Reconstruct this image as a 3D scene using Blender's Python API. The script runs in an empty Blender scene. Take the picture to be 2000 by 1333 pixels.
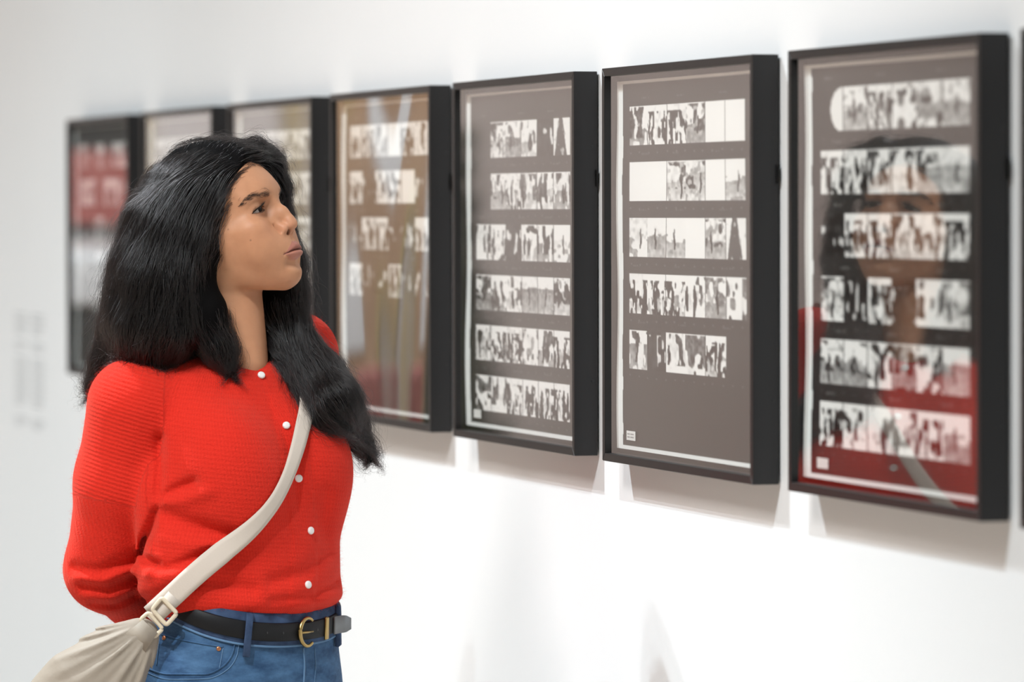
import bpy, bmesh, math, random
import numpy as np
from mathutils import Vector, Matrix
from mathutils.bvhtree import BVHTree

scene = bpy.context.scene
COL = scene.collection
random.seed(7)
rng = np.random.default_rng(7)

# ------------------------------------------------------------------ camera
ZB = 1.20                                  # height of the frames' lower edge above the floor
F_PX = 9500.0
CAM = np.array([5.00009, -2.04103, ZB + 0.34473])
YAW, PITCH, ROLL = -1.2856485, -0.0268012, -0.0021319
_fw = np.array([math.sin(YAW) * math.cos(PITCH), math.cos(YAW) * math.cos(PITCH), math.sin(PITCH)])
_r0 = np.array([math.cos(YAW), -math.sin(YAW), 0.0])
_u0 = np.cross(_r0, _fw)
_rt = _r0 * math.cos(ROLL) + _u0 * math.sin(ROLL)
_up = -_r0 * math.sin(ROLL) + _u0 * math.cos(ROLL)
PERSON_DIST = 6.69                         # metres from the camera: 1420 px per metre there

cam_data = bpy.data.cameras.new('camera')
cam_data.sensor_width = 36.0
cam_data.lens = F_PX / 2000.0 * 36.0
cam_data.clip_end = 100
cam_data.dof.use_dof = True
cam_data.dof.focus_distance = 6.62
cam_data.dof.aperture_fstop = 4.0
cam = bpy.data.objects.new('camera', cam_data)
m = Matrix(((_rt[0], _up[0], -_fw[0], CAM[0]), (_rt[1], _up[1], -_fw[1], CAM[1]), (_rt[2], _up[2], -_fw[2], CAM[2]), (0, 0, 0, 1)))
cam.matrix_world = m
COL.objects.link(cam)
scene.camera = cam

# ------------------------------------------------------------------ world, exposure, lights
scene.view_settings.view_transform = 'Standard'
scene.view_settings.look = 'None'
scene.view_settings.gamma = 1.0
scene.view_settings.use_curve_mapping = False
scene.view_settings.exposure = 0.10

world = bpy.data.worlds.new('world')
scene.world = world
world.use_nodes = True
world.node_tree.nodes['Background'].inputs[0].default_value = (0.75, 0.8, 0.9, 1)
world.node_tree.nodes['Background'].inputs[1].default_value = 0.05

def spot(name, loc, target, energy, size=95, blend=0.9, radius=0.018, color=(0.97, 0.985, 1.0)):
    d = bpy.data.lights.new(name, 'SPOT')
    d.energy = energy
    d.spot_size = math.radians(size)
    d.spot_blend = blend
    d.shadow_soft_size = radius
    d.color = color
    o = bpy.data.objects.new(name, d)
    o.location = loc
    o.rotation_euler = (Vector(target) - Vector(loc)).to_track_quat('-Z', 'Y').to_euler()
    COL.objects.link(o)
    return o

def asymmetric(o):
    """wall-washer reflector: throws more light down the wall than up"""
    d = o.data; d.use_nodes = True
    n, l = d.node_tree.nodes, d.node_tree.links
    em = n['Emission']; tc = n.new('ShaderNodeTexCoord'); sp = n.new('ShaderNodeSeparateXYZ'); mr = n.new('ShaderNodeMapRange')
    l.new(tc.outputs['Normal'], sp.inputs[0]); l.new(sp.outputs['Y'], mr.inputs['Value'])
    mr.inputs['From Min'].default_value = -0.10; mr.inputs['From Max'].default_value = 0.26
    mr.inputs['To Min'].default_value = 1.65; mr.inputs['To Max'].default_value = 0.30
    l.new(mr.outputs[0], em.inputs['Strength'])

TRACK_Y, TRACK_Z = -2.40, ZB + 3.68
for x, dz in ((-10.4, 0), (-6.7, 0), (-2.9, -0.22), (1.2, 0), (5.0, 0)):
    asymmetric(spot('wall_washer', (x, TRACK_Y, TRACK_Z + dz), (x, 0.0, ZB - 0.9), 515.0, size=100, blend=0.8, radius=0.016, color=(0.79, 0.93, 1.0)))
# added fill lamps further out, aimed at the floor so it bounces warm light
for x in (-8.5, -4.5, -0.5, 3.5):
    spot('bounce_fill_spot', (x, -4.4, 5.2), (x, -4.4, 0), 1250.0, size=72, blend=0.6, radius=0.10, color=(1, 0.945, 0.90))
# added soft fill for the woman's front; second spot throws her head's shadow
spot('fill_and_shadow_spot', (0.9, -3.5, 4.95), (-1.6, -0.55, 1.1), 520.0, size=44, blend=1.0, radius=0.55, color=(1, 0.965, 0.93))
spot('fill_and_shadow_spot', (-3.0, -2.77, 4.85), (-1.6, -0.4, 0.6), 260.0, size=75, blend=1.0, radius=0.03, color=(0.94, 0.97, 1.0))
for y in (-1.6, -3.0, -4.4):
    spot('reflection_fill_spot', (-10.2, y, 3.5), (-12.0, y, 1.2), 130.0, size=90, blend=1.0, radius=0.05, color=(1, 0.95, 0.93))  # added lamps, brighten the end wall that the glazing mirrors

# ------------------------------------------------------------------ helpers
def link(o, parent=None):
    COL.objects.link(o)
    if parent is not None:
        o.parent = parent
    return o

def mesh_obj(name, verts, faces, mat=None, parent=None, smooth=False):
    me = bpy.data.meshes.new(name)
    me.from_pydata([tuple(map(float, v)) for v in verts], [], [tuple(int(i) for i in f) for f in faces])
    me.update()
    if smooth:
        me.polygons.foreach_set('use_smooth', [True] * len(me.polygons))
    if mat:
        me.materials.append(mat)
    return link(bpy.data.objects.new(name, me), parent)

def bm_obj(name, bm, mat=None, parent=None, smooth=False):
    me = bpy.data.meshes.new(name)
    bmesh.ops.recalc_face_normals(bm, faces=bm.faces)
    bm.to_mesh(me)
    bm.free()
    if smooth:
        me.polygons.foreach_set('use_smooth', [True] * len(me.polygons))
    if mat:
        me.materials.append(mat)
    return link(bpy.data.objects.new(name, me), parent)

def box_bm(x0, x1, y0, y1, z0, z1, bevel=0.0, bm=None):
    own = bm is None
    bm = bm or bmesh.new()
    vs = [bm.verts.new(c) for c in ((x0, y0, z0), (x1, y0, z0), (x1, y1, z0), (x0, y1, z0), (x0, y0, z1), (x1, y0, z1), (x1, y1, z1), (x0, y1, z1))]
    for f in ((0, 3, 2, 1), (4, 5, 6, 7), (0, 1, 5, 4), (1, 2, 6, 5), (2, 3, 7, 6), (3, 0, 4, 7)):
        bm.faces.new([vs[i] for i in f])
    if bevel and own:
        bmesh.ops.bevel(bm, geom=list(bm.edges), offset=bevel, segments=2, affect='EDGES', profile=0.5)
    return bm

def empty(name, loc, label=None, cat=None, group=None):
    o = bpy.data.objects.new(name, None)
    o.location = loc
    o.empty_display_size = 0.1
    COL.objects.link(o)
    return tag(o, label, cat, group)

def tag(o, label=None, cat=None, group=None, kind=None):
    if label: o['label'] = label
    if cat: o['category'] = cat
    if group: o['group'] = group
    if kind: o['kind'] = kind
    return o

def mat(name, color, rough=0.6, spec=0.5, **kw):
    m = bpy.data.materials.new(name)
    m.use_nodes = True
    b = m.node_tree.nodes['Principled BSDF']
    b.inputs['Base Color'].default_value = (*color, 1)
    b.inputs['Roughness'].default_value = rough
    b.inputs['Specular IOR Level'].default_value = spec
    for k, v in kw.items():
        b.inputs[k.replace('_', ' ')].default_value = v
    return m

def nodes(m):
    return m.node_tree.nodes, m.node_tree.links, m.node_tree.nodes['Principled BSDF']

def add_bump(m, scale, strength, dist=0.001, detail=4, coord='Object', stretch=(1, 1, 1)):
    n, l, b = nodes(m)
    tc = n.new('ShaderNodeTexCoord'); mp = n.new('ShaderNodeMapping'); t = n.new('ShaderNodeTexNoise'); bp = n.new('ShaderNodeBump')
    mp.inputs['Scale'].default_value = stretch
    t.inputs['Scale'].default_value = scale; t.inputs['Detail'].default_value = detail
    bp.inputs['Strength'].default_value = strength; bp.inputs['Distance'].default_value = dist
    l.new(tc.outputs[coord], mp.inputs[0]); l.new(mp.outputs[0], t.inputs['Vector']); l.new(t.outputs['Fac'], bp.inputs['Height']); l.new(bp.outputs[0], b.inputs['Normal'])
    return t

def add_mottle(m, c1, c2, scale=3.0, detail=5):
    n, l, b = nodes(m)
    tc = n.new('ShaderNodeTexCoord'); t = n.new('ShaderNodeTexNoise'); r = n.new('ShaderNodeValToRGB')
    t.inputs['Scale'].default_value = scale; t.inputs['Detail'].default_value = detail
    r.color_ramp.elements[0].position = 0.3; r.color_ramp.elements[1].position = 0.7
    r.color_ramp.elements[0].color = (*c1, 1); r.color_ramp.elements[1].color = (*c2, 1)
    l.new(tc.outputs['Object'], t.inputs['Vector']); l.new(t.outputs['Fac'], r.inputs[0]); l.new(r.outputs[0], b.inputs['Base Color'])

def ray_dir(u, v):
    return _fw + _rt * (u - 1000.0) / F_PX + _up * (666.5 - v) / F_PX

# ------------------------------------------------------------------ the room
M_wall = mat('white wall paint', (0.80, 0.80, 0.80), 0.85, 0.3)
add_mottle(M_wall, (0.79, 0.795, 0.80), (0.81, 0.812, 0.815), 1.2)
M_floor = mat('pale oak floor', (0.43, 0.36, 0.30), 0.5)
add_mottle(M_floor, (0.39, 0.325, 0.27), (0.47, 0.395, 0.33), 5)
M_ceil = mat('ceiling paint', (0.62, 0.6, 0.6), 0.9)
M_end = mat('mauve grey wall paint', (0.57, 0.51, 0.49), 0.9)
X0, X1, Y0, H = -12.0, 7.5, -6.5, 5.4
def struct(name, bm, m):
    return tag(bm_obj(name, bm, m), kind='structure')
struct('wall_picture', box_bm(X0, X1, 0.0, 0.15, 0, H), M_wall)
struct('wall_opposite', box_bm(X0, X1, Y0 - 0.15, Y0, 0, H), M_end)
struct('wall_far', box_bm(X0 - 0.15, X0, Y0 - 0.15, 0.15, 0, H), M_end)
struct('wall_near', box_bm(X1, X1 + 0.15, Y0 - 0.15, 0.15, 0, H), M_wall)
struct('floor', box_bm(X0 - 0.15, X1 + 0.15, Y0 - 0.15, 0.15, -0.1, 0.0), M_floor)
struct('ceiling', box_bm(X0 - 0.15, X1 + 0.15, Y0 - 0.15, 0.15, H, H + 0.1), M_ceil)

# ------------------------------------------------------------------ framed contact sheets
FW_, FH_, FD_, FP_ = 0.63106, 0.54, 0.03752, 0.762055
LIP = 0.011
M_frame = mat('black stained frame', (0.010, 0.0095, 0.010), 0.40, 0.42)
add_bump(M_frame, 220, 0.05, 0.0004, 3, stretch=(1, 1, 8))
M_back = mat('black backing board', (0.012, 0.012, 0.013), 0.5)
M_dark = mat('dark metal', (0.02, 0.02, 0.02), 0.4, Metallic=0.8)
M_sticker = mat('white sticker', (0.78, 0.78, 0.76), 0.7)
M_ink = mat('grey sticker print', (0.30, 0.30, 0.30), 0.7)

def glass_mat(name, wob):
    m = bpy.data.materials.new(name)
    m.use_nodes = True
    n, l = m.node_tree.nodes, m.node_tree.links
    n.remove(n['Principled BSDF'])
    out = n['Material Output']
    tr = n.new('ShaderNodeBsdfTransparent'); gl = n.new('ShaderNodeBsdfGlossy'); mx = n.new('ShaderNodeMixShader'); fr = n.new('ShaderNodeFresnel')
    gl.inputs['Roughness'].default_value = 0.03
    gl.inputs['Color'].default_value = (1, 1, 1, 1)
    tr.inputs['Color'].default_value = (0.995, 1.0, 0.995, 1)
    fr.inputs['IOR'].default_value = 1.49
    # two surfaces of a thin pane: R2 = 2R / (1 + R)
    a = n.new('ShaderNodeMath'); a.operation = 'ADD'; a.inputs[1].default_value = 1.0
    t = n.new('ShaderNodeMath'); t.operation = 'MULTIPLY'; t.inputs[1].default_value = 2.0
    d = n.new('ShaderNodeMath'); d.operation = 'DIVIDE'
    l.new(fr.outputs[0], a.inputs[0]); l.new(fr.outputs[0], t.inputs[0]); l.new(t.outputs[0], d.inputs[0]); l.new(a.outputs[0], d.inputs[1])
    tc = n.new('ShaderNodeTexCoord'); mp = n.new('ShaderNodeMapping'); no = n.new('ShaderNodeTexNoise'); bp = n.new('ShaderNodeBump')
    mp.inputs['Scale'].default_value = (1.0, 1.0, 0.45)
    no.inputs['Scale'].default_value = 2.6; no.inputs['Detail'].default_value = 0.0
    bp.inputs['Strength'].default_value = 1.0; bp.inputs['Distance'].default_value = wob
    l.new(tc.outputs['Object'], mp.inputs[0]); l.new(mp.outputs[0], no.inputs['Vector']); l.new(no.outputs['Fac'], bp.inputs['Height']); l.new(bp.outputs[0], gl.inputs['Normal'])
    ge = n.new('ShaderNodeNewGeometry'); fb = n.new('ShaderNodeMath'); fb.operation = 'SUBTRACT'; fb.inputs[0].default_value = 1.0; mm = n.new('ShaderNodeMath'); mm.operation = 'MULTIPLY'
    l.new(ge.outputs['Backfacing'], fb.inputs[1]); l.new(d.outputs[0], mm.inputs[0]); l.new(fb.outputs[0], mm.inputs[1])
    l.new(mm.outputs[0], mx.inputs[0]); l.new(tr.outputs[0], mx.inputs[1]); l.new(gl.outputs[0], mx.inputs[2]); l.new(mx.outputs[0], out.inputs['Surface'])
    return m
M_glass = glass_mat('acrylic glazing', 0.0006)
M_glass_wavy = glass_mat('bowed acrylic glazing', 0.012)

M_print = mat('contact sheet print', (0.5, 0.5, 0.5), 0.45, 0.4)
_n, _l, _b = nodes(M_print)
_a = _n.new('ShaderNodeVertexColor'); _a.layer_name = 'tone'
_l.new(_a.outputs['Color'], _b.inputs['Base Color'])

# --- the little pictures, drawn as tones in a grid
def smooth2(a, n=1):
    for _ in range(n):
        p = np.pad(a, 1, mode='edge')
        a = (p[:-2, 1:-1] + p[2:, 1:-1] + 2 * p[1:-1, 1:-1] + p[1:-1, :-2] + p[1:-1, 2:]) / 6.0
    return a

def soft_noise(h, w, sx, sy, r):
    """blotchy noise, sx / sy = number of blotches across and down"""
    gx, gy = int(sx) + 2, int(sy) + 2
    g = r.random((gy, gx))
    yy = np.linspace(0, gy - 1.001, h); xx = np.linspace(0, gx - 1.001, w)
    iy, ix = yy.astype(int), xx.astype(int)
    ty = (yy - iy)[:, None]; tx = (xx - ix)[None]
    ty = ty * ty * (3 - 2 * ty); tx = tx * tx * (3 - 2 * tx)
    return (g[iy][:, ix] * (1 - ty) + g[iy + 1][:, ix] * ty) * (1 - tx) + (g[iy][:, ix + 1] * (1 - ty) + g[iy + 1][:, ix + 1] * ty) * tx

def cell_picture(h, w, kind, r):
    """one frame of film, rows from the top; 1 = paper white"""
    if kind == 'white':
        return np.full((h, w), 0.97)
    yy, xx = np.mgrid[0:h, 0:w]
    yy = yy / h; xx = xx / w
    hz = r.uniform(0.3, 0.6) + 0.08 * (soft_noise(h, w, 4, 1, r) - 0.5)
    sky = r.uniform(0.8, 0.98); gr = r.uniform(0.35, 0.8)
    c = np.where(yy < hz, sky - 0.1 * yy, gr + 0.3 * (yy - hz))
    c = c + 0.25 * (soft_noise(h, w, 7, 9, r) - 0.5)
    def fig(x, top, bot, wd, t):
        q = np.clip((yy - top) / (bot - top), 0, 1)
        lean = x + 0.03 * np.sin(q * 5 + x * 40)
        wid = wd * (0.45 + 0.55 * np.sin(0.5 + q * 2.4)) * (0.8 + 0.5 * soft_noise(h, w, 3, 7, r))
        body = (np.abs(xx - lean) < wid) & (yy > top) & (yy < bot)
        head = ((xx - x) / (wd * 0.55)) ** 2 + ((yy - top + 0.03) / 0.07) ** 2 < 1
        c[body | head] = np.clip(t + 0.2 * (soft_noise(h, w, 8, 10, r)[body | head] - 0.5), 0, 1)
    def dark(sx, sy, thr, t, y0=0.0, y1=1.0):
        n = soft_noise(h, w, sx, sy, r)
        mm_ = (n > thr) & (yy > y0) & (yy < y1)
        c[mm_] = np.clip(t + 0.25 * (soft_noise(h, w, 9, 12, r)[mm_] - 0.5), 0, 1)
    if kind == 'street':
        dark(4, 1.5, 0.58, r.uniform(0.1, 0.3), 0, 0.8)
        dark(7, 3, 0.72, 0.9)
        for _ in range(r.integers(1, 4)):
            fig(r.uniform(0.05, 0.95), r.uniform(0.3, 0.5), r.uniform(0.75, 1.05), r.uniform(0.04, 0.09), r.choice([0.06, 0.1, 0.85]))
    elif kind == 'crowd':
        dark(7, 3, 0.50, 0.12, 0.15)
        dark(9, 5, 0.68, 0.88, 0.2)
        for _ in range(r.integers(2, 5)):
            fig(r.uniform(0.0, 1.0), r.uniform(0.2, 0.5), r.uniform(0.75, 1.1), r.uniform(0.04, 0.08), r.choice([0.05, 0.1, 0.8]))
    elif kind == 'park':
        dark(3, 3, 0.55, r.uniform(0.12, 0.35), 0.0, 0.7)
        dark(6, 8, 0.70, 0.55)
        fig(r.uniform(0.2, 0.8), 0.4, r.uniform(0.75, 0.95), 0.05, 0.1)
    elif kind == 'open':
        dark(2, 6, 0.66, 0.5, 0.4)
        fig(r.uniform(0.35, 0.65), 0.36, 0.78, 0.05, 0.2)
    elif kind == 'dark':
        c = 0.06 + 0.14 * soft_noise(h, w, 5, 5, r)
        dark(6, 2, 0.74, 0.75, r.uniform(0, .3), r.uniform(.6, 1))
    elif kind == 'close':
        c = 0.85 + 0.2 * (soft_noise(h, w, 4, 3, r) - 0.5)
        dark(2, 2, 0.52, r.uniform(0.25, 0.5))
        dark(5, 4, 0.72, 0.12)
    elif kind == 'tower':
        c = np.full((h, w), 0.92)
        c[(np.abs(xx - 0.42) < 0.10 + 0.26 * yy + 0.05 * soft_noise(h, w, 2, 4, r))] = 0.2
        dark(6, 6, 0.8, 0.6)
    c = smooth2(np.clip(c, 0.0, 1), 1)
    return np.clip(0.5 + (c - 0.48) * 1.3, 0.02, 0.97) ** 1.55

def contact_sheet(spec, seed, nx, nz):
    """tones of one printed sheet: rows of film on black with white paper edges"""
    r = np.random.default_rng(seed)
    w_, h_ = FW_ - 2 * 0.014, 0.5035
    img = np.full((nz, nx), 0.018)
    def X(x): return int(round((x - 0.014) / w_ * nx))
    def Z(z): return int(round((0.5215 - z) / h_ * nz))
    for ri, row in enumerate(spec['rows']):
        z1 = spec.get('z0', 0.486) - ri * spec.get('pitch', 0.0758)
        z0 = z1 - 0.053
        for (ci, kind) in row:
            x0 = 0.0716 + ci * 0.0809
            x1 = x0 + 0.0793
            a, b, c, d = Z(z1), Z(z0), X(x0), X(x1)
            if kind == 'round':
                pic = np.full((b - a, d - c), 0.93)
                yy, xx = np.mgrid[0:b - a, 0:d - c]
                pic[((xx / (d - c) - 1.0) / 0.55) ** 2 + ((yy / (b - a) - 0.5) / 0.52) ** 2 > 1] = 0.018
                img[a:b, c:d] = pic
            else:
                img[a:b, c:d] = cell_picture(b - a, d - c, kind, r)
        # faint edge numbers along the film rebate
        for q in range(13):
            x = 0.075 + q * 0.0385 + r.uniform(-.004, .004)
            zc = Z(z0 - 0.009 + r.uniform(-.001, .001)); xc = X(x)
            img[zc:zc + max(1, nz // 170), xc:xc + max(1, nx // 90)] = 0.10
        for q in range(3):
            x = 0.11 + q * 0.17 + r.uniform(-.03, .03)
            zc = Z(z1 + 0.012); xc = X(x)
            for t in range(9):
                if r.random() < 0.8:
                    img[zc:zc + max(1, nz // 150), xc + t * nx // 170:xc + t * nx // 170 + max(1, nx // 260)] = 0.10
    rgb = np.stack([img * 1.0, img * 0.985, img * 0.965], -1)
    # bare paper at the edges, the left one torn slightly wavy
    zz = np.arange(nz)
    edge = X(0.0417) + np.round(nx / 300 * (0.6 * np.sin(zz / nz * 17 + seed) + 0.4 * np.sin(zz / nz * 41))).astype(int)
    for i in range(nz):
        rgb[i, :edge[i]] = (0.93, 0.95, 0.94)
    rgb[Z(0.0240):, :] = (0.93, 0.95, 0.94)
    rgb[:Z(0.5172), :] = (0.90, 0.89, 0.86)  # top edge tanned: shade under the rail put into the paper tone
    rgb[:, X(FW_ - 0.020):] = (0.93, 0.95, 0.94)
    return rgb

S_, C_, P_, O_, D_, W_, K_, T_, R_ = 'street', 'crowd', 'park', 'open', 'dark', 'white', 'close', 'tower', 'round'
def full(*k): return list(enumerate(k))
SHEETS = {
    1: dict(rows=[full(C_, D_, S_, D_, C_, S_)] + [full(S_, C_, D_, C_, S_, D_)] * 1 + [full(D_, D_, C_, D_, D_, D_)] * 3),
    2: dict(rows=[full(S_, C_, P_, S_, C_, S_) for _ in range(6)]),
    3: dict(rows=[full(P_, S_, C_, S_, P_, C_) for _ in range(6)]),
    4: dict(rows=[full(S_, C_, S_, W_, C_, S_), full(C_, D_, S_, S_, W_, D_), full(D_, S_, C_, D_, D_, S_), full(C_, D_, D_, S_, D_, D_)]),
    5: dict(rows=[[(1, P_), (2, P_), (3, S_), (4, D_), (5, T_)], [(1, P_), (2, C_), (3, S_), (4, S_), (5, S_)], full(S_, C_, D_, S_, S_, O_), full(P_, C_, S_, O_, O_, P_), full(P_, C_, C_, K_, S_, C_), full(K_, S_, C_, C_, C_, C_)], z0=0.476),
    6: dict(rows=[full(S_, C_, C_, P_, W_, W_), full(W_, W_, P_, P_, W_, O_), full(O_, O_, O_, W_, P_, T_), full(C_, C_, C_, S_, P_, K_), [(0, S_), (1, D_), (2, S_), (3, K_), (4, C_)]]),
    7: dict(rows=[[(0, R_), (1, P_), (2, C_), (3, K_), (4, K_), (5, P_)], full(C_, C_, S_, S_, P_, O_), full(D_, C_, C_, S_, S_, C_), full(P_, D_, C_, D_, S_, P_), full(P_, P_, S_, K_, K_, O_), full(C_, P_, S_, S_, C_, O_)], z0=0.492),
}
RES = {1: (120, 150), 2: (120, 150), 3: (120, 150), 4: (150, 220), 5: (240, 380), 6: (280, 420), 7: (200, 300)}
LABELS = {
    1: 'black framed contact sheet at the far end of the row, beside the wall text',
    2: 'black framed contact sheet second from the wall text, half hidden by dark hair',
    3: "black framed contact sheet third from the wall text, right behind the woman's face",
    4: "black framed contact sheet with warped reflections just past the woman's face",
    5: 'black framed contact sheet of six strips, the top two strips starting one frame in',
    6: 'black framed contact sheet of five strips with several blank white frames',
    7: "black framed contact sheet that mirrors the woman's face and red cardigan",
    8: 'black picture frame cut off by the right edge of the photo',
}

def framed_sheet(k):
    x = (k - 7) * FP_ - FW_ - (0.016 if k == 8 else 0.0)
    t = empty('framed_contact_sheet', (x, 0, ZB), LABELS[k], 'picture frame', 'row of framed contact sheets')
    yb, yf = -0.003, -FD_
    W, Hh = FW_, FH_
    def rail(name, pts_out, pts_in):
        """mitred rail with a deep inner face"""
        bm = bmesh.new()
        (ax, az), (bx, bz) = pts_out
        (cx, cz), (dx, dz) = pts_in
        vs = []
        for y in (yf, yb):
            for (px, pz) in ((ax, az), (bx, bz), (dx, dz), (cx, cz)):
                vs.append(bm.verts.new((px, y, pz)))
        for f in ((0, 1, 2, 3), (7, 6, 5, 4), (0, 4, 5, 1), (1, 5, 6, 2), (2, 6, 7, 3), (3, 7, 4, 0)):
            bm.faces.new([vs[i] for i in f])
        bmesh.ops.recalc_face_normals(bm, faces=bm.faces)
        bmesh.ops.bevel(bm, geom=list(bm.edges), offset=0.0006, segments=1, affect='EDGES')
        return bm_obj(name, bm, M_frame, t)
    i = LIP
    rail('top_rail', ((0, Hh), (W, Hh)), ((i, Hh - i), (W - i, Hh - i)))
    rail('bottom_rail', ((0, 0), (W, 0)), ((i, i), (W - i, i)))
    rail('side_rail', ((0, 0), (0, Hh)), ((i, i), (i, Hh - i)))
    rr = rail('side_rail', ((W, 0), (W, Hh)), ((W - i, i), (W - i, Hh - i)))
    for z in (0.105, 0.435):                                          # fixing holes in the outer side
        bm = bmesh.new()
        bmesh.ops.create_cone(bm, segments=10, radius1=0.0022, radius2=0.0022, depth=0.001, cap_ends=True, matrix=Matrix.Translation((W + 0.0004, -0.010, z)) @ Matrix.Rotation(math.pi / 2, 4, 'Y'))
        bm_obj('screw_hole', bm, M_back, rr)
    bm_obj('backing_board', box_bm(i * .8, W - i * .8, -0.016, -0.010, i * .8, Hh - i * .8), M_back, t)
    bm_obj('glazing', box_bm(i * .8, W - i * .8, -0.0325, -0.0320, i * .8, Hh - i * .8), M_glass_wavy if k == 4 else M_glass, t)
    if k in SHEETS:
        nx, nz = RES[k]
        rgb = contact_sheet(SHEETS[k], 100 + k, nx, nz)
        x0, x1, z1, z0 = 0.014, W - 0.014, 0.5215, 0.018
        gx = np.linspace(x0, x1, nx); gz = np.linspace(z1, z0, nz)
        XX, ZZ = np.meshgrid(gx, gz)
        # the paper cockles a little away from its mount
        YY = -0.0205 - 0.0012 * np.sin(XX * 9 + k) * np.sin(ZZ * 11 + 2 * k) - 0.0010 * np.exp(-(XX - x0) / 0.03) * np.sin(ZZ * 23 + k)
        v = np.stack([XX, YY, ZZ], -1).reshape(-1, 3)
        idx = np.arange(nx * nz).reshape(nz, nx)
        f = np.stack([idx[:-1, :-1], idx[1:, :-1], idx[1:, 1:], idx[:-1, 1:]], -1).reshape(-1, 4)
        me = fast_mesh('contact_sheet', v, f, smooth=True)
        at = me.color_attributes.new('tone', 'FLOAT_COLOR', 'POINT')
        cc = np.ones((nx * nz, 4), np.float32); cc[:, :3] = rgb.reshape(-1, 3)
        at.data.foreach_set('color', cc.ravel())
        me.materials.append(M_print)
        so = link(bpy.data.objects.new('contact_sheet', me), t)
        if k >= 4:
            st = bm_obj('edition_sticker', box_bm(0.0649, 0.1037, -0.0232, -0.0228, 0.0313, 0.0440), M_sticker, so)
            if k == 6:
                for zq in (0.0398, 0.0356):
                    xq = 0.069
                    for wq in (0.011, 0.014):
                        bm_obj('sticker_line', box_bm(xq, xq + wq, -0.0234, -0.0231, zq - 0.0009, zq + 0.0009), M_ink, t)
                        xq += wq + 0.003
    # hanging clip between frame and wall
    bm = box_bm(W + 0.0006, W + 0.005, -0.006, -0.0035, 0.378, 0.402, 0.0008)
    bm_obj('hanging_clip', bm, M_dark, t)
    return t

def fast_mesh(name, v, f, smooth=False):
    v = np.asarray(v, np.float32); f = np.asarray(f, np.int32)
    me = bpy.data.meshes.new(name)
    k = f.shape[1]
    me.vertices.add(len(v)); me.vertices.foreach_set('co', v.ravel())
    me.loops.add(f.size); me.loops.foreach_set('vertex_index', f.ravel())
    me.polygons.add(len(f)); me.polygons.foreach_set('loop_start', np.arange(0, f.size, k, dtype=np.int32))
    try:
        me.polygons.foreach_set('loop_total', np.full(len(f), k, np.int32))
    except Exception:
        pass
    me.polygons.foreach_set('use_smooth', np.full(len(f), smooth, bool))
    me.update(calc_edges=True)
    me.validate()
    return me

for k in range(1, 9):
    framed_sheet(k)

# ------------------------------------------------------------------ wall text, two columns of small grey lines
M_text = mat('grey vinyl wall text', (0.50, 0.51, 0.52), 0.8)
wt = empty('wall_text', (-6.01, 0, ZB), 'pale grey wall text in two columns at the far end', 'wall text')
_r = np.random.default_rng(3)
for blk, (za, zb, n) in enumerate(((0.118, 0.066, 4), (0.052, 0.028, 2), (0.016, -0.098, 9), (-0.118, -0.146, 3))):
    for c in (0, 1):
        bm = bmesh.new()
        for i in range(n):
            z = za - (za - zb) * (i + 0.5) / n
            h = (za - zb) / n * 0.36
            x = 0.0 + c * 0.205
            end = x + (0.15 if i < n - 1 else 0.15 * _r.uniform(.5, .9))
            while x < end:
                w = _r.uniform(0.010, 0.034)
                box_bm(x, min(x + w, end), -0.0008, -0.0001, z - h / 2, z + h / 2, bm=bm)
                x += w + 0.006
        o = bm_obj('text_column', bm, M_text, wt)
        o['kind'] = 'stuff'

# ------------------------------------------------------------------ far end of the gallery: made-up objects that colour the reflections in the glazing
M_tan = mat('tan veneer', (0.42, 0.26, 0.15), 0.6); add_mottle(M_tan, (0.36, 0.21, 0.12), (0.48, 0.31, 0.19), 4)
M_ochre = mat('ochre paint', (0.46, 0.34, 0.15), 0.6)
M_red = mat('brick red print', (0.35, 0.06, 0.05), 0.6); add_mottle(M_red, (0.28, 0.05, 0.04), (0.42, 0.14, 0.12), 9)
M_blk = mat('black lacquer', (0.02, 0.022, 0.022), 0.4)
M_wht = mat('white laminate', (0.75, 0.75, 0.76), 0.5)
M_leafm = mat('dark green foliage', (0.05, 0.06, 0.035), 0.7); add_mottle(M_leafm, (0.03, 0.04, 0.025), (0.08, 0.085, 0.05), 30)
d1 = tag(bm_obj('stand_in_door_1', box_bm(-12.0, -11.95, -2.70, -2.28, 0, 2.3, 0.004), M_tan), kind='structure')  # made-up door, gives the tan tone in the warped reflection
bm_obj('door_frame', box_bm(-12.0, -11.93, -2.76, -2.70, 0, 2.36, 0.004), M_ochre, d1)
bm_obj('door_frame', box_bm(-12.0, -11.93, -2.28, -2.25, 0, 2.36, 0.004), M_ochre, d1)
bm_obj('door_panel', box_bm(-11.95, -11.94, -2.60, -2.45, 1.05, 2.0, 0.002), M_wht, d1)
for i, (y, w) in enumerate(((-1.62, 0.03), (-1.92, 0.03), (-2.16, 0.035))):  # added strips for the ochre streaks in the reflections
    tag(bm_obj('stand_in_trim_%d' % (i + 1), box_bm(-12.0, -11.95, y - w, y, 0, 3.2, 0.003), M_ochre), kind='structure')
cb_ = empty('cabinet', (-11.7, -1.45, 0), 'black cabinet with a white top, mirrored in the farthest frame', 'cabinet')
bm_obj('body', box_bm(-0.28, 0.2, -0.2, 0.2, 0, 1.22, 0.006), M_blk, cb_)
bm_obj('top', box_bm(-0.29, 0.22, -0.22, 0.22, 1.221, 1.40, 0.02), M_wht, cb_)
for yy_ in (-0.1, 0.1):
    bm_obj('door', box_bm(0.2005, 0.214, yy_ - 0.095, yy_ + 0.095, 0.08, 1.18, 0.004), M_blk, cb_)
po = empty('poster', (-12.0, -1.45, 1.42), 'dark poster with a red band, mirrored in the farthest frame', 'poster')
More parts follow.
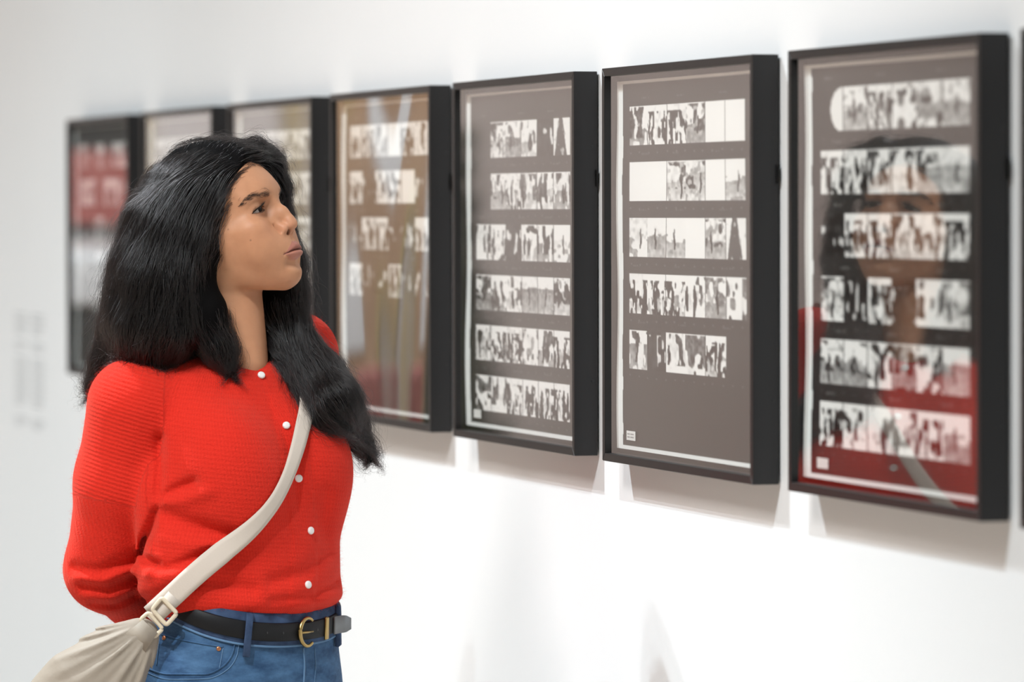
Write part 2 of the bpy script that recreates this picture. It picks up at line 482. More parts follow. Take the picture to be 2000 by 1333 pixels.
bm_obj('sheet', box_bm(0.002, 0.012, -0.2, 0.2, 0.04, 0.80, 0.001), M_blk, po)
bm_obj('red_band', box_bm(0.012, 0.015, -0.19, 0.19, 0.08, 0.34, 0.001), M_red, po)
be = empty('bench', (-10.6, -2.12, 0), 'red upholstered bench at the far end, mirrored in the warped glazing', 'bench')
bm_obj('seat', box_bm(-0.25, 0.25, -0.16, 0.16, 0.40, 0.50, 0.02), M_red, be)
bm_obj('backrest', box_bm(-0.27, -0.19, -0.16, 0.16, 0.50, 1.02, 0.03), M_red, be)
for a in (-0.21, 0.21):
    for b in (-0.13, 0.13):
        bm_obj('leg', box_bm(a - 0.02, a + 0.02, b - 0.02, b + 0.02, 0, 0.40, 0.003), M_blk, be)
tr_ = empty('stand_in_conifer', (-11.3, -2.62, 0), 'dark potted conifer at the far end, mirrored in the warped glazing', 'plant')
bm = bmesh.new(); bmesh.ops.create_cone(bm, segments=24, radius1=0.11, radius2=0.15, depth=0.36, cap_ends=True, matrix=Matrix.Translation((0, 0, 0.18))); bm_obj('pot', bm, M_wht, tr_)
bm = bmesh.new()
_r2 = np.random.default_rng(5)
for q in range(420):
    t = _r2.random(); z = 0.45 + 1.35 * t; rr = 0.17 * (1 - t) + 0.02; th = _r2.random() * 6.28
    c = Vector((rr * math.cos(th), rr * math.sin(th), z)); dv = Vector((math.cos(th), math.sin(th), 0.9)) * 0.06; sd = Vector((-math.sin(th), math.cos(th), 0)) * 0.02
    v = [bm.verts.new(c - sd), bm.verts.new(c + sd), bm.verts.new(c + dv)]; bm.faces.new(v)
bmesh.ops.create_cone(bm, segments=16, radius1=0.15, radius2=0.01, depth=1.35, cap_ends=True, matrix=Matrix.Translation((0, 0, 1.10)))
fo = bm_obj('foliage', bm, M_leafm, tr_); fo['kind'] = 'stuff'
bm = bmesh.new(); bmesh.ops.create_cone(bm, segments=10, radius1=0.02, radius2=0.02, depth=0.2, cap_ends=True, matrix=Matrix.Translation((0, 0, 0.42))); bm_obj('trunk', bm, M_tan, tr_)

# ------------------------------------------------------------------ implicit-surface modelling for the figure
def v3(*a): return np.array(a, np.float64)

def smin(a, b, k):
    h = np.clip(0.5 + 0.5 * (b - a) / k, 0, 1)
    return b + (a - b) * h - k * h * (1 - h)

def smax(a, b, k): return -smin(-a, -b, k)

def sd_ell(P, c, r):
    q = (P - np.asarray(c, np.float32)) / np.asarray(r, np.float32)
    k0 = np.sqrt((q * q).sum(1)) + 1e-6
    k1 = np.sqrt(((q / np.asarray(r, np.float32)) ** 2).sum(1)) + 1e-9
    return k0 * (k0 - 1) / k1

def sd_seg(P, a, b):
    a = np.asarray(a, np.float32); b = np.asarray(b, np.float32)
    ab = b - a
    t = np.clip(((P - a) @ ab) / (ab @ ab + 1e-9), 0, 1)
    d = P - a - t[:, None] * ab
    return np.sqrt((d * d).sum(1)), t

def sd_cone(P, a, b, ra, rb):
    d, t = sd_seg(P, a, b)
    return d - (ra + (rb - ra) * t)

def sd_chain(P, pts, rad, k=8.0):
    f = None
    for i in range(len(pts) - 1):
        g = sd_cone(P, pts[i], pts[i + 1], rad[i], rad[i + 1])
        f = g if f is None else smin(f, g, k)
    return f

def poly_dist(P, pts):
    d = None
    for i in range(len(pts) - 1):
        g, _ = sd_seg(P, pts[i], pts[i + 1])
        d = g if d is None else np.minimum(d, g)
    return d

def pchip(x, xs, ys):
    """smooth interpolation through a table"""
    xs = np.asarray(xs, float); ys = np.asarray(ys, float)
    h = np.diff(xs); dl = np.diff(ys) / h
    mm = np.zeros(len(xs))
    for i in range(1, len(xs) - 1):
        if dl[i - 1] * dl[i] > 0:
            w1 = 2 * h[i] + h[i - 1]; w2 = h[i] + 2 * h[i - 1]
            mm[i] = (w1 + w2) / (w1 / dl[i - 1] + w2 / dl[i])
    mm[0], mm[-1] = dl[0], dl[-1]
    x = np.clip(x, xs[0], xs[-1])
    i = np.clip(np.searchsorted(xs, x) - 1, 0, len(xs) - 2)
    t = (x - xs[i]) / h[i]
    return ((1 + 2 * t) * (1 - t) ** 2 * ys[i] + t * (1 - t) ** 2 * h[i] * mm[i] + t * t * (3 - 2 * t) * ys[i + 1] + t * t * (t - 1) * h[i] * mm[i + 1])

class Grid:
    """samples fn on a grid, finely only near its surface"""
    def __init__(self, fn, lo, hi, h, coarse=4, band=2.2):
        lo = np.asarray(lo, float); hi = np.asarray(hi, float)
        n = (np.ceil((hi - lo) / (h * coarse)).astype(int)) * coarse + 1
        self.lo, self.h, self.n = lo, h, n
        ax = [lo[i] + h * np.arange(n[i]) for i in range(3)]
        ac = [a[::coarse] for a in ax]
        Cc = np.stack(np.meshgrid(*ac, indexing='ij'), -1).reshape(-1, 3).astype(np.float32)
        fc = fn(Cc).reshape([len(a) for a in ac])
        # trilinear upsample of the coarse field
        f = fc
        for d in range(3):
            idx = np.arange(n[d]) / coarse
            i0 = np.minimum(idx.astype(int), f.shape[d] - 2)
            t = (idx - i0).astype(np.float32)
            sh = [1, 1, 1]; sh[d] = -1
            f = np.take(f, i0, d) * (1 - t.reshape(sh)) + np.take(f, i0 + 1, d) * t.reshape(sh)
        f = f.astype(np.float32)
        act = np.abs(f) < band * coarse * h
        I = np.argwhere(act)
        Pp = (lo + I * h).astype(np.float32)
        out = np.empty(len(Pp), np.float32)
        for s in range(0, len(Pp), 400000):
            out[s:s + 400000] = fn(Pp[s:s + 400000])
        f[act] = out
        self.f = f
    def mesh(self):
        f = self.f; n = self.n
        s = f < 0
        c = [s[i:n[0] - 1 + i, j:n[1] - 1 + j, k:n[2] - 1 + k] for i in (0, 1) for j in (0, 1) for k in (0, 1)]
        cnt = sum(x.astype(np.int8) for x in c)
        act = (cnt > 0) & (cnt < 8)
        I = np.argwhere(act)
        vid = -np.ones(act.shape, np.int64); vid[act] = np.arange(len(I))
        acc = np.zeros((len(I), 3)); w = np.zeros(len(I))
        for ax in range(3):
            o = [a for a in range(3) if a != ax]
            for p in (0, 1):
                for q in (0, 1):
                    A = I.copy(); A[:, o[0]] += p; A[:, o[1]] += q
                    B = A.copy(); B[:, ax] += 1
                    fa = f[A[:, 0], A[:, 1], A[:, 2]]; fb = f[B[:, 0], B[:, 1], B[:, 2]]
                    x = (fa < 0) != (fb < 0)
                    t = np.where(x, fa / np.where(np.abs(fa - fb) < 1e-9, 1e-9, fa - fb), 0)
                    pt_ = A.astype(float); pt_[:, ax] += t
                    acc[x] += pt_[x]; w[x] += 1
        V = self.lo + (acc / w[:, None]) * self.h
        F = []
        for ax in range(3):
            o = [a for a in range(3) if a != ax]
            sl0 = [slice(1, -1)] * 3; sl1 = [slice(1, -1)] * 3
            sl0[ax] = slice(0, -1); sl1[ax] = slice(1, None)
            a = s[tuple(sl0)]; b = s[tuple(sl1)]
            E = np.argwhere(a != b)
            flip = a[a != b]
            off = np.ones(3, int); off[ax] = 0
            E = E + off
            q = []
            for (p, r_) in ((-1, -1), (0, -1), (0, 0), (-1, 0)):
                T = E.copy(); T[:, o[0]] += p; T[:, o[1]] += r_
                q.append(vid[T[:, 0], T[:, 1], T[:, 2]])
            q = np.stack(q, 1)
            if ax == 1: flip = ~flip
            q[~flip] = q[~flip][:, ::-1]
            F.append(q)
        F = np.concatenate(F)
        F = F[(F >= 0).all(1)]
        return V, F
    def sample(self, P):
        """value and gradient by trilinear interpolation"""
        q = (P - self.lo) / self.h
        q = np.clip(q, 0, np.array(self.n) - 1.001)
        i = q.astype(int); t = q - i
        f = self.f
        c = {}
        for a in (0, 1):
            for b in (0, 1):
                for d in (0, 1):
                    c[a, b, d] = f[i[:, 0] + a, i[:, 1] + b, i[:, 2] + d]
        tx, ty, tz = t.T
        def L(a, b, w): return a * (1 - w) + b * w
        v = L(L(L(c[0,0,0], c[1,0,0], tx), L(c[0,1,0], c[1,1,0], tx), ty), L(L(c[0,0,1], c[1,0,1], tx), L(c[0,1,1], c[1,1,1], tx), ty), tz)
        gx = L(L(c[1,0,0] - c[0,0,0], c[1,1,0] - c[0,1,0], ty), L(c[1,0,1] - c[0,0,1], c[1,1,1] - c[0,1,1], ty), tz)
        gy = L(L(c[0,1,0] - c[0,0,0], c[1,1,0] - c[1,0,0], tx), L(c[0,1,1] - c[0,0,1], c[1,1,1] - c[1,0,1], tx), tz)
        gz = L(L(c[0,0,1] - c[0,0,0], c[1,0,1] - c[1,0,0], tx), L(c[0,1,1] - c[0,1,0], c[1,1,1] - c[1,1,0], tx), ty)
        g = np.stack([gx, gy, gz], 1) / self.h
        return v, g / (np.linalg.norm(g, axis=1, keepdims=True) + 1e-9)

def set_color(me, name, rgb):
    at = me.color_attributes.new(name, 'FLOAT_COLOR', 'POINT')
    cc = np.ones((len(rgb), 4), np.float32); cc[:, :3] = rgb
    at.data.foreach_set('color', cc.ravel())

# --- the figure's own upright frame: X to the side, Y away from the viewer's side, Z up; unit = 1/1420 m
UNIT = 1.0 / 1420.0
FX = _r0.copy(); FY = np.array([math.sin(YAW), math.cos(YAW), 0.0]); FZ = np.array([0, 0, 1.0])
FO = CAM + ray_dir(432.6, 452.9) * PERSON_DIST
def q3(u, v, d=0.0):
    """a place in the figure's frame, given as sideways / downward offsets and depth"""
    p = CAM + ray_dir(u, v) * (PERSON_DIST + d * UNIT) - FO
    return np.array([p @ FX, p @ FY, p @ FZ]) / UNIT
def to_world(P):
    P = np.asarray(P, float) * UNIT
    return FO + P[:, :1] * FX + P[:, 1:2] * FY + P[:, 2:3] * FZ

# ------------------------------------------------------------------ the woman: head, neck and chest (millimetres, x forward, y to her left, z up)
PERSON_LOC = Vector((float(FO[0]), float(FO[1]), 0.0))
person = empty('person', PERSON_LOC, 'dark-haired woman in a red cardigan and blue jeans, hands behind her back, studying the frames', 'person')
def pobj(name, me, m, parent=None):
    """a part of the figure; mesh data is in world space"""
    me.transform(Matrix.Translation(-PERSON_LOC))
    me.materials.append(m)
    return link(bpy.data.objects.new(name, me), parent or person)

HY, HP, HR = math.radians(67), math.radians(13), math.radians(4)
def head_matrix(yaw, pitch, roll):
    cp, sp = math.cos(pitch), math.sin(pitch); cr, sr = math.cos(roll), math.sin(roll); s, c = math.sin(yaw), math.cos(yaw)
    A = np.array([[cp, 0, -sp], [0, 1, 0], [sp, 0, cp]]); B = np.array([[1, 0, 0], [0, cr, -sr], [0, sr, cr]])
    return np.array([[s, c, 0], [-c, s, 0], [0, 0, 1]]) @ A @ B
HM = head_matrix(HY, HP, HR)
MM = 1.42
TIP = v3(120, 0, -12)
HO = q3(581, 437, 0) - MM * (HM @ TIP)
HO = HO + (0 - HO[1]) * v3(0, 1, 0)                       # head centre at depth 0
def head_to_fig(P): return HO + MM * (np.asarray(P, float) @ HM.T)
def fig_to_head(P): return ((np.asarray(P, np.float32) - HO.astype(np.float32)) @ HM.astype(np.float32)) / MM

EYE = v3(75.2, 29.6, 17.8); EYE_R = 13.4
NECK_BASE = fig_to_head(q3(452, 735, 20)[None])[0]
NECK_TOP = v3(-6, 0, -30)
PIT = fig_to_head(q3(506, 706, -40)[None])[0]

def face_profile(z):
    xf = pchip(z, [-100, -95, -90, -84, -76, -66, -58, -50, -40, -28, -16, 0, 14, 26, 40, 56, 72], [80, 88, 95, 100, 102.3, 101.2, 100.5, 101.5, 102.5, 101, 97, 93, 91, 92.5, 95.5, 93.5, 88])
    w = pchip(z, [-100, -92, -84, -76, -64, -50, -34, -16, 0, 16, 36, 60], [24, 30, 36, 42, 49, 54.5, 60, 64.5, 66.5, 66, 65.5, 63])
    return xf, w

def lid_upper(a):  return 0.25 * np.cos(np.clip(a * 1.366, -1.5, 1.5)) ** 0.7 + 0.01 - 0.20 * a
def lid_lower(a):  return -0.21 * np.cos(np.clip(a * 1.366, -1.5, 1.5)) ** 0.9 - 0.01 - 0.20 * a

def lip_lines(ay, x):
    """line between the lips, upper and lower edge of the lips, fullness"""
    zs = pchip(ay, [0, 7, 16, 26, 40], [-46.2, -46.2, -47.0, -49.2, -50])
    zt = pchip(ay, [0, 4, 11, 19, 26, 40], [-35.4, -34.2, -37.6, -43.2, -48.4, -50])
    zb = pchip(ay, [0, 8, 17, 26, 40], [-60.2, -59.8, -57.0, -50.6, -52])
    amp = np.maximum(np.cos(np.clip(ay / 26.5, 0, 1) * np.pi / 2), 0) ** 0.6
    on = np.clip((x - 78) / 6, 0, 1) * np.clip((28.5 - ay) / 2.0, 0, 1)
    return zs, zt, zb, amp, on

def head_sdf(P):
    x, y, z = P[:, 0], P[:, 1], P[:, 2]
    ay = np.abs(y)
    Q = np.stack([x, ay, z], 1)
    # skull
    f = sd_ell(P, (0, 0, 42), (96.5, 71, 75))
    # face: horizontal sections swept from brow to chin
    xf, w = face_profile(z)
    xc = pchip(z, [-100, -70, -40, 0, 40], [38, 34, 28, 24, 20])
    n = pchip(z, [-100, -60, -20, 10, 40], [2.2, 2.35, 2.45, 2.2, 2.0])
    rad = ((np.maximum(x - xc, 0) / (xf - xc)) ** n + (ay / w) ** n) ** (1 / n)
    g = (rad - 1) * 50
    g = smax(g, -(x - 2), 10)
    g = smax(g, z - 62, 20)
    jaw = (-97 + (84 - x) * 0.34 - 0.0016 * (ay ** 2)) - z           # lower border of the jaw
    g = smax(g, jaw * 0.9, 9)
    f = smin(f, g, 16)
    # cheekbones, brow ridge, hollow of the temple
    f = smin(f, sd_ell(Q, (72, 42, -6), (20, 17, 15)), 16)
    f = smin(f, sd_chain(Q, [(89, 5, 37), (85.5, 25, 40), (74, 44, 35)], [5.0, 4.5, 3.5], 8), 14)
    f = smax(f, -sd_ell(Q, (62, 78, 26), (26, 15, 22)), 16)
    # eye sockets
    f = smax(f, -sd_ell(Q, (94, 28, 19), (10, 17, 11)), 10)
    f = smax(f, -sd_ell(Q, (99, 17, 18), (10, 6, 10)), 10)
    # mouth barrel and chin
    f = smin(f, sd_ell(Q, (80, 0, -46), (29, 38, 30)), 18)
    f = smin(f, sd_ell(Q, (74, 33, -30), (20, 22, 26)), 18)
    f = smin(f, sd_ell(Q, (90, 0, -77.5), (14.5, 18, 14)), 14)
    f = smax(f, -sd_chain(Q, [(113.0, 0, -64.0), (106, 18, -62)], [6.5, 4], 4), 9)
    # nose
    no = sd_chain(P, [(86, 0, 38), (92.5, 0, 24), (104.0, 0, 8), (110.5, 0, -3)], [7.5, 6.6, 6.8, 7.8], 8)
    no = smin(no, sd_chain(Q, [(84, 6.0, 26), (93, 8.0, 4), (98, 11, -11)], [7, 6.5, 6], 6), 9)
    no = smin(no, sd_ell(P, (112.8, 0, -10.8), (8.8, 8.8, 8.0)), 6)
    no = smin(no, sd_ell(Q, (102.3, 11.5, -14.5), (9.2, 6.0, 7.0)), 4.5)
    no = smin(no, sd_cone(P, (110, 0, -17), (103, 0, -22.5), 4.0, 4.5), 4)
    f = smin(f, no, 9)
    f = smax(f, -sd_ell(Q, (99.5, 18.4, -12.5), (6.5, 2.0, 7.5)), 3.5)      # groove behind the wing
    f = smax(f, -sd_ell(Q, (107.5, 6.6, -20.5), (6.0, 2.9, 3.4)), 2.0)  # nostrils
    # lips
    f = smax(f, -sd_chain(P, [(110.0, 0, -25), (112.5, 0, -32)], [2.0, 2.2], 2), 3.0)  # philtrum
    zs, zt, zb, amp, on = lip_lines(ay, x)
    tu = np.clip((z - zs) / np.maximum(zt - zs, 0.3), 0, 1); tl = np.clip((zs - z) / np.maximum(zs - zb, 0.3), 0, 1)
    f = f - on * amp * (3.0 * np.sin(np.pi * tu ** 0.8) * (z > zs) + 4.2 * np.sin(np.pi * tl ** 0.75) * (z <= zs))
    f = f + on * 1.9 * np.exp(-((z - zs) / 1.15) ** 2) * (0.45 + 0.55 * amp)
    f = f + on * 0.7 * np.exp(-(((ay - 26.5) / 3.0) ** 2 + ((z - zs) / 2.5) ** 2))
    # eyelids over the eyeball, opened along an almond
    E = Q - EYE.astype(np.float32)
    r = np.sqrt((E * E).sum(1)) + 1e-6
    az = np.arctan2(E[:, 1], np.maximum(E[:, 0], 1e-3)) - 0.10
    el = np.arcsin(np.clip(E[:, 2] / r, -1, 1))
    lid = r - 15.0
    front = E[:, 0] < 2
    lid = np.where(front, np.maximum(lid, 4), lid)
    f = smin(f, lid, 4.0)
    crease = np.abs(el - (lid_upper(az) + 0.22)) * 12
    f = f + 0.9 * np.exp(-(crease / 1.3) ** 2) * np.exp(-((az - 0.1) / 0.55) ** 2) * np.clip(1.5 - np.abs(r - 15.9) / 3, 0, 1) * (E[:, 0] > 0)
    open_ = np.maximum(np.maximum(el - lid_upper(az), lid_lower(az) - el) * 12, (np.abs(az) - 1.15) * 12)
    cut = smax(smax(open_, 11.6 - r, 0.8), r - 18.0, 0.8)
    cut = np.where(E[:, 0] > 0, cut, 9)
    f = smax(f, -cut, 0.7)
    # ears
    ear = sd_ell(Q, (6, 73, -8), (15, 5, 27))
    ear = smax(ear, -sd_ell(Q, (8, 78, -4), (9, 4.5, 17)), 3)
    ear = smin(ear, sd_ell(Q, (11, 70, -35), (6, 4, 7)), 4)
    f = smin(f, ear, 4)
    # neck, collar bones, chest (hidden from there on by the cardigan)
    nk = sd_cone(P, NECK_TOP, NECK_BASE, 52, 54)
    nk = smin(nk, sd_cone(P, NECK_TOP + v3(14, 0, -28), PIT + v3(-20, 0, 0), 30, 26), 18)
    st = sd_cone(Q, v3(0, 58, -26), PIT + v3(-9, 7, 2), 9, 6)
    nk = smin(nk, st, 9)
    f = smin(f, nk, 13)
    ch = sd_ell(P, NECK_BASE + v3(0, 0, -84), (70, 120, 62))
    f = smin(f, ch, 26)
    return f

HG = Grid(head_sdf, (-104, -84, -238), (128, 84, 132), 1.0, coarse=4, band=1.35)
HV, HF = HG.mesh()
# skin tones with a shape of their own: lips, brow tint, flush
def skin_tones(V):
    Q = np.stack([V[:, 0], np.abs(V[:, 1]), V[:, 2]], 1).astype(np.float32)
    base = np.tile(v3(0.560, 0.275, 0.150), (len(V), 1))
    def mix(c, w):
        nonlocal base
        base = base * (1 - w[:, None]) + np.asarray(c) * w[:, None]
    chk = np.exp(-(((Q[:, 1] - 40) / 18) ** 2 + ((Q[:, 2] + 14) / 16) ** 2)) * (Q[:, 0] > 30)
    mix((0.60, 0.275, 0.150), 0.6 * chk)
    nose = np.exp(-(((Q[:, 0] - 112) / 10) ** 2 + ((Q[:, 2] + 12) / 9) ** 2))
    mix((0.63, 0.30, 0.19), 0.5 * nose)
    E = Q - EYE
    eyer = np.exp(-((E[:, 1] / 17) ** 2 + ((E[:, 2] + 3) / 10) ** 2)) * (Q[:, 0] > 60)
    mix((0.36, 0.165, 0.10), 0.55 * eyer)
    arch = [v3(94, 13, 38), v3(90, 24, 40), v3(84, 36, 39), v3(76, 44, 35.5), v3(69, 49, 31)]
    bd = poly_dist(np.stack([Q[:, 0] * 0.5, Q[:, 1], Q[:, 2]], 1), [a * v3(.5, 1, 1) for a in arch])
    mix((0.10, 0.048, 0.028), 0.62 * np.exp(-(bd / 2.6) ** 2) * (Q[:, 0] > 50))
    zs, zt, zb, amp, on = lip_lines(Q[:, 1], Q[:, 0])
    lipw = on * np.clip((zt + 0.3 - Q[:, 2]) / 1.2 + 0.5, 0, 1) * np.clip((Q[:, 2] - zb) / 2.2 + 0.3, 0, 1) * np.clip((26.5 - Q[:, 1]) / 2, 0, 1)
    mix((0.43, 0.165, 0.125), 0.8 * lipw * (Q[:, 2] < zs) + 0.85 * lipw * (Q[:, 2] >= zs))
    mix((0.30, 0.105, 0.080), 0.55 * lipw * (Q[:, 2] >= zs))
    mix((0.17, 0.05, 0.04), 0.9 * on * np.clip(1.1 - np.abs(Q[:, 2] - zs) / np.interp(Q[:, 1], [0, 20, 27], [1.5, 1.2, 0.7]), 0, 1))
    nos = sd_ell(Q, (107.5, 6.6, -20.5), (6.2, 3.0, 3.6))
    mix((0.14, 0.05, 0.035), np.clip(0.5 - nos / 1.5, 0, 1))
    return base
skin_rgb = skin_tones(HV)
_fv = head_to_fig(HV)
for (mu, mv, mr) in ((496, 469, 1.3), (452, 448, 1.1)):                # two small moles on the cheek
    c = q3(mu, mv, 0); dd = np.hypot(_fv[:, 0] - c[0], _fv[:, 2] - c[2]); w_ = np.clip(1.4 - dd / (mr * MM), 0, 1) * (_fv[:, 1] < 0)
    skin_rgb = skin_rgb * (1 - 0.6 * w_[:, None]) + v3(0.12, 0.05, 0.03) * 0.6 * w_[:, None]

M_skin = mat('skin', (0.5, 0.27, 0.16), 0.52, 0.4)
_n, _l, _b = nodes(M_skin)
_a = _n.new('ShaderNodeVertexColor'); _a.layer_name = 'tone'
_t = _n.new('ShaderNodeTexNoise'); _t.inputs['Scale'].default_value = 90; _t.inputs['Detail'].default_value = 5
_h = _n.new('ShaderNodeMix'); _h.data_type = 'RGBA'; _h.blend_type = 'MULTIPLY'
_rmp = _n.new('ShaderNodeValToRGB'); _rmp.color_ramp.elements[0].color = (0.90, 0.86, 0.84, 1); _rmp.color_ramp.elements[1].color = (1.06, 1.05, 1.04, 1)
_tc = _n.new('ShaderNodeTexCoord')
_l.new(_tc.outputs['Object'], _t.inputs['Vector']); _l.new(_t.outputs['Fac'], _rmp.inputs[0])
_h.inputs[0].default_value = 1.0
_l.new(_a.outputs['Color'], _h.inputs[6]); _l.new(_rmp.outputs[0], _h.inputs[7]); _l.new(_h.outputs[2], _b.inputs['Base Color'])
_b.inputs['Subsurface Weight'].default_value = 0.12
_b.inputs['Subsurface Radius'].default_value = (0.012, 0.005, 0.003)
_b.inputs['Subsurface Scale'].default_value = 0.4
_t2 = _n.new('ShaderNodeTexNoise'); _t2.inputs['Scale'].default_value = 900; _t2.inputs['Detail'].default_value = 2
_bp = _n.new('ShaderNodeBump'); _bp.inputs['Strength'].default_value = 0.12; _bp.inputs['Distance'].default_value = 0.0004
_l.new(_tc.outputs['Object'], _t2.inputs['Vector']); _l.new(_t2.outputs['Fac'], _bp.inputs['Height']); _l.new(_bp.outputs[0], _b.inputs['Normal'])

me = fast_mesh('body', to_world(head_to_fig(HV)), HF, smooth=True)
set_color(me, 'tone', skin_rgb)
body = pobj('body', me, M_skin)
body['label'] = 'face and neck of the woman, seen almost in profile'

# eyes
M_eye = mat('eyeball', (0.42, 0.36, 0.33), 0.15, 0.4)
M_iris = mat('dark brown iris', (0.010, 0.005, 0.003), 0.25, 0.15)
GAZE = v3(1, 0.02, 0.06)
GAZE /= np.linalg.norm(GAZE)
for s in (-1, 1):
    bm = bmesh.new()
    bmesh.ops.create_uvsphere(bm, u_segments=32, v_segments=20, radius=EYE_R)
    c = EYE * v3(1, s, 1)
    V = np.array([v.co for v in bm.verts]); bm.verts.ensure_lookup_table()
    F = [[v.index for v in f.verts] for f in bm.faces]; bm.free()
    W = to_world(head_to_fig(V + c)) - np.array(PERSON_LOC)
    eo = mesh_obj('eyeball', W, F, M_eye, body, True)
    # iris: a cap of a slightly larger sphere around the gaze
    t1 = np.cross(GAZE, v3(0, 0, 1)); t1 /= np.linalg.norm(t1); t2 = np.cross(t1, GAZE)
    vs = [GAZE * (EYE_R + 0.55)]; fs = []
    for ri in range(1, 6):
        ang = ri / 5 * 0.56
        for a in range(24):
            th = a / 24 * 2 * math.pi
            vs.append((GAZE * math.cos(ang) + (t1 * math.cos(th) + t2 * math.sin(th)) * math.sin(ang)) * (EYE_R + 0.55 * (1 - (ri / 5) ** 3) + 0.05))
    for a in range(24): fs.append((0, 1 + a, 1 + (a + 1) % 24))
    for ri in range(4):
        for a in range(24):
            b0 = 1 + ri * 24; b1 = b0 + 24
            fs.append((b0 + a, b1 + a, b1 + (a + 1) % 24, b0 + (a + 1) % 24))
    W = to_world(head_to_fig(np.array(vs) + c)) - np.array(PERSON_LOC)
    mesh_obj('iris', W, fs, M_iris, eo, True)

# ------------------------------------------------------------------ strands
def strands(name, pts, radius, m, parent=None):
    """pts (n, k, 3) in the figure's frame; radius (n, k) in metres"""
    n, k = pts.shape[:2]
    hc = bpy.data.hair_curves.new(name)
    hc.add_curves([k] * n)
    W = (to_world(pts.reshape(-1, 3)) - np.array(PERSON_LOC)).astype(np.float32)
    hc.attributes['position'].data.foreach_set('vector', W.ravel())
    ra = hc.attributes.get('radius') or hc.attributes.new('radius', 'FLOAT', 'POINT')
    ra.data.foreach_set('value', np.broadcast_to(radius, (n, k)).astype(np.float32).ravel())
    hc.materials.append(m)
    o = bpy.data.objects.new(name, hc)
    return link(o, parent or person)

M_lash = mat('black lashes', (0.006, 0.005, 0.005), 0.5)
M_brow = mat('dark eyebrow hair', (0.030, 0.017, 0.012), 0.55)
def head_project(P, it=6):
    for _ in range(it):
        f, g = HG.sample(P); P = P - g * f[:, None]
    return P
for s in (-1, 1):
    # eyebrow: short hairs fanned along an arch
    n = 560
    t = rng.random(n); off = rng.normal(0, 1, n)
    arch = np.array([(94, 13, 38.0), (90, 24, 40), (84, 36, 39), (76, 44, 35.5), (69, 49, 31)], float)
    ax = [pchip(t, np.linspace(0, 1, 5), arch[:, i]) for i in range(3)]
    C0 = np.stack(ax, 1)
    dt = 0.02
    C1 = np.stack([pchip(np.clip(t + dt, 0, 1), np.linspace(0, 1, 5), arch[:, i]) for i in range(3)], 1) - np.stack([pchip(np.clip(t - dt, 0, 1), np.linspace(0, 1, 5), arch[:, i]) for i in range(3)], 1)
    C1 /= np.linalg.norm(C1, axis=1, keepdims=True) + 1e-9
    wid = np.interp(t, [0, .12, .5, .8, 1], [1.0, 1.5, 1.35, 0.9, 0.3])
    C0[:, 2] += off * wid
    C0[:, 1] *= s; C1[:, 1] *= s
    P0 = head_project(C0)
    ln = rng.uniform(4, 7, n) * np.interp(t, [0, .3, 1], [0.8, 1, 0.8])
    up = np.interp(t, [0, .25, .6, 1], [0.5, 0.3, 0.05, -0.1]) - 0.25 * np.sign(off) * np.clip(np.abs(off), 0, 1)
    D = C1 + up[:, None] * v3(0, 0, 1)
    D /= np.linalg.norm(D, axis=1, keepdims=True)
    pts = []
    for j in range(4):
        Pj = P0 + D * (ln * j / 3)[:, None]
        f, g = HG.sample(Pj)
        pts.append(Pj + g * (0.35 + 0.25 * j / 3 - f)[:, None])
    pts = np.stack(pts, 1)
    strands('eyebrow', head_to_fig(pts.reshape(-1, 3)).reshape(n, 4, 3), np.array([0.00006, 0.00006, 0.00005, 0.00002])[None], M_brow, body)
    # lashes on both lids
    L = []
    for up_, nl, ln0 in ((1, 46, 8.5), (0, 26, 3.5)):
        a = np.linspace(-0.95, 1.1, nl)
        el = lid_upper(a) if up_ else lid_lower(a)
        azr = a + 0.10
        dirs = np.stack([np.cos(el) * np.cos(azr), np.cos(el) * np.sin(azr), np.sin(el)], 1)
        root = EYE + dirs * 14.4
        fan = np.stack([np.ones(nl), 0.9 * a + 0.15, np.full(nl, 0.25 if up_ else -0.5)], 1)
        fan /= np.linalg.norm(fan, axis=1, keepdims=True)
        ln_ = ln0 * rng.uniform(0.7, 1.05, nl) * (0.65 + 0.35 * np.clip((a + 0.8), 0, 1))
        k = []
        for j in range(5):
            w = j / 4
            k.append(root + fan * (ln_ * w)[:, None] + v3(0, 0, 1) * ((0.55 if up_ else -0.1) * ln_ * w * w)[:, None])
        L.append(np.stack(k, 1))
    L = np.concatenate(L); L[:, :, 1] *= s
    strands('eyelashes', head_to_fig(L.reshape(-1, 3)).reshape(len(L), 5, 3), np.array([0.00024, 0.00022, 0.00018, 0.00012, 0.00004])[None], M_lash, body)
    # dark lash line along the upper lid
    a = np.linspace(-1.1, 1.2, 24); el = lid_upper(a) - 0.02; azr = a + 0.10
    ring = EYE + np.stack([np.cos(el) * np.cos(azr), np.cos(el) * np.sin(azr), np.sin(el)], 1) * 14.5
    ring[:, 1] *= s
    strands('lash_line', head_to_fig(ring)[None], np.full((1, 24), 0.00055), M_lash, body)

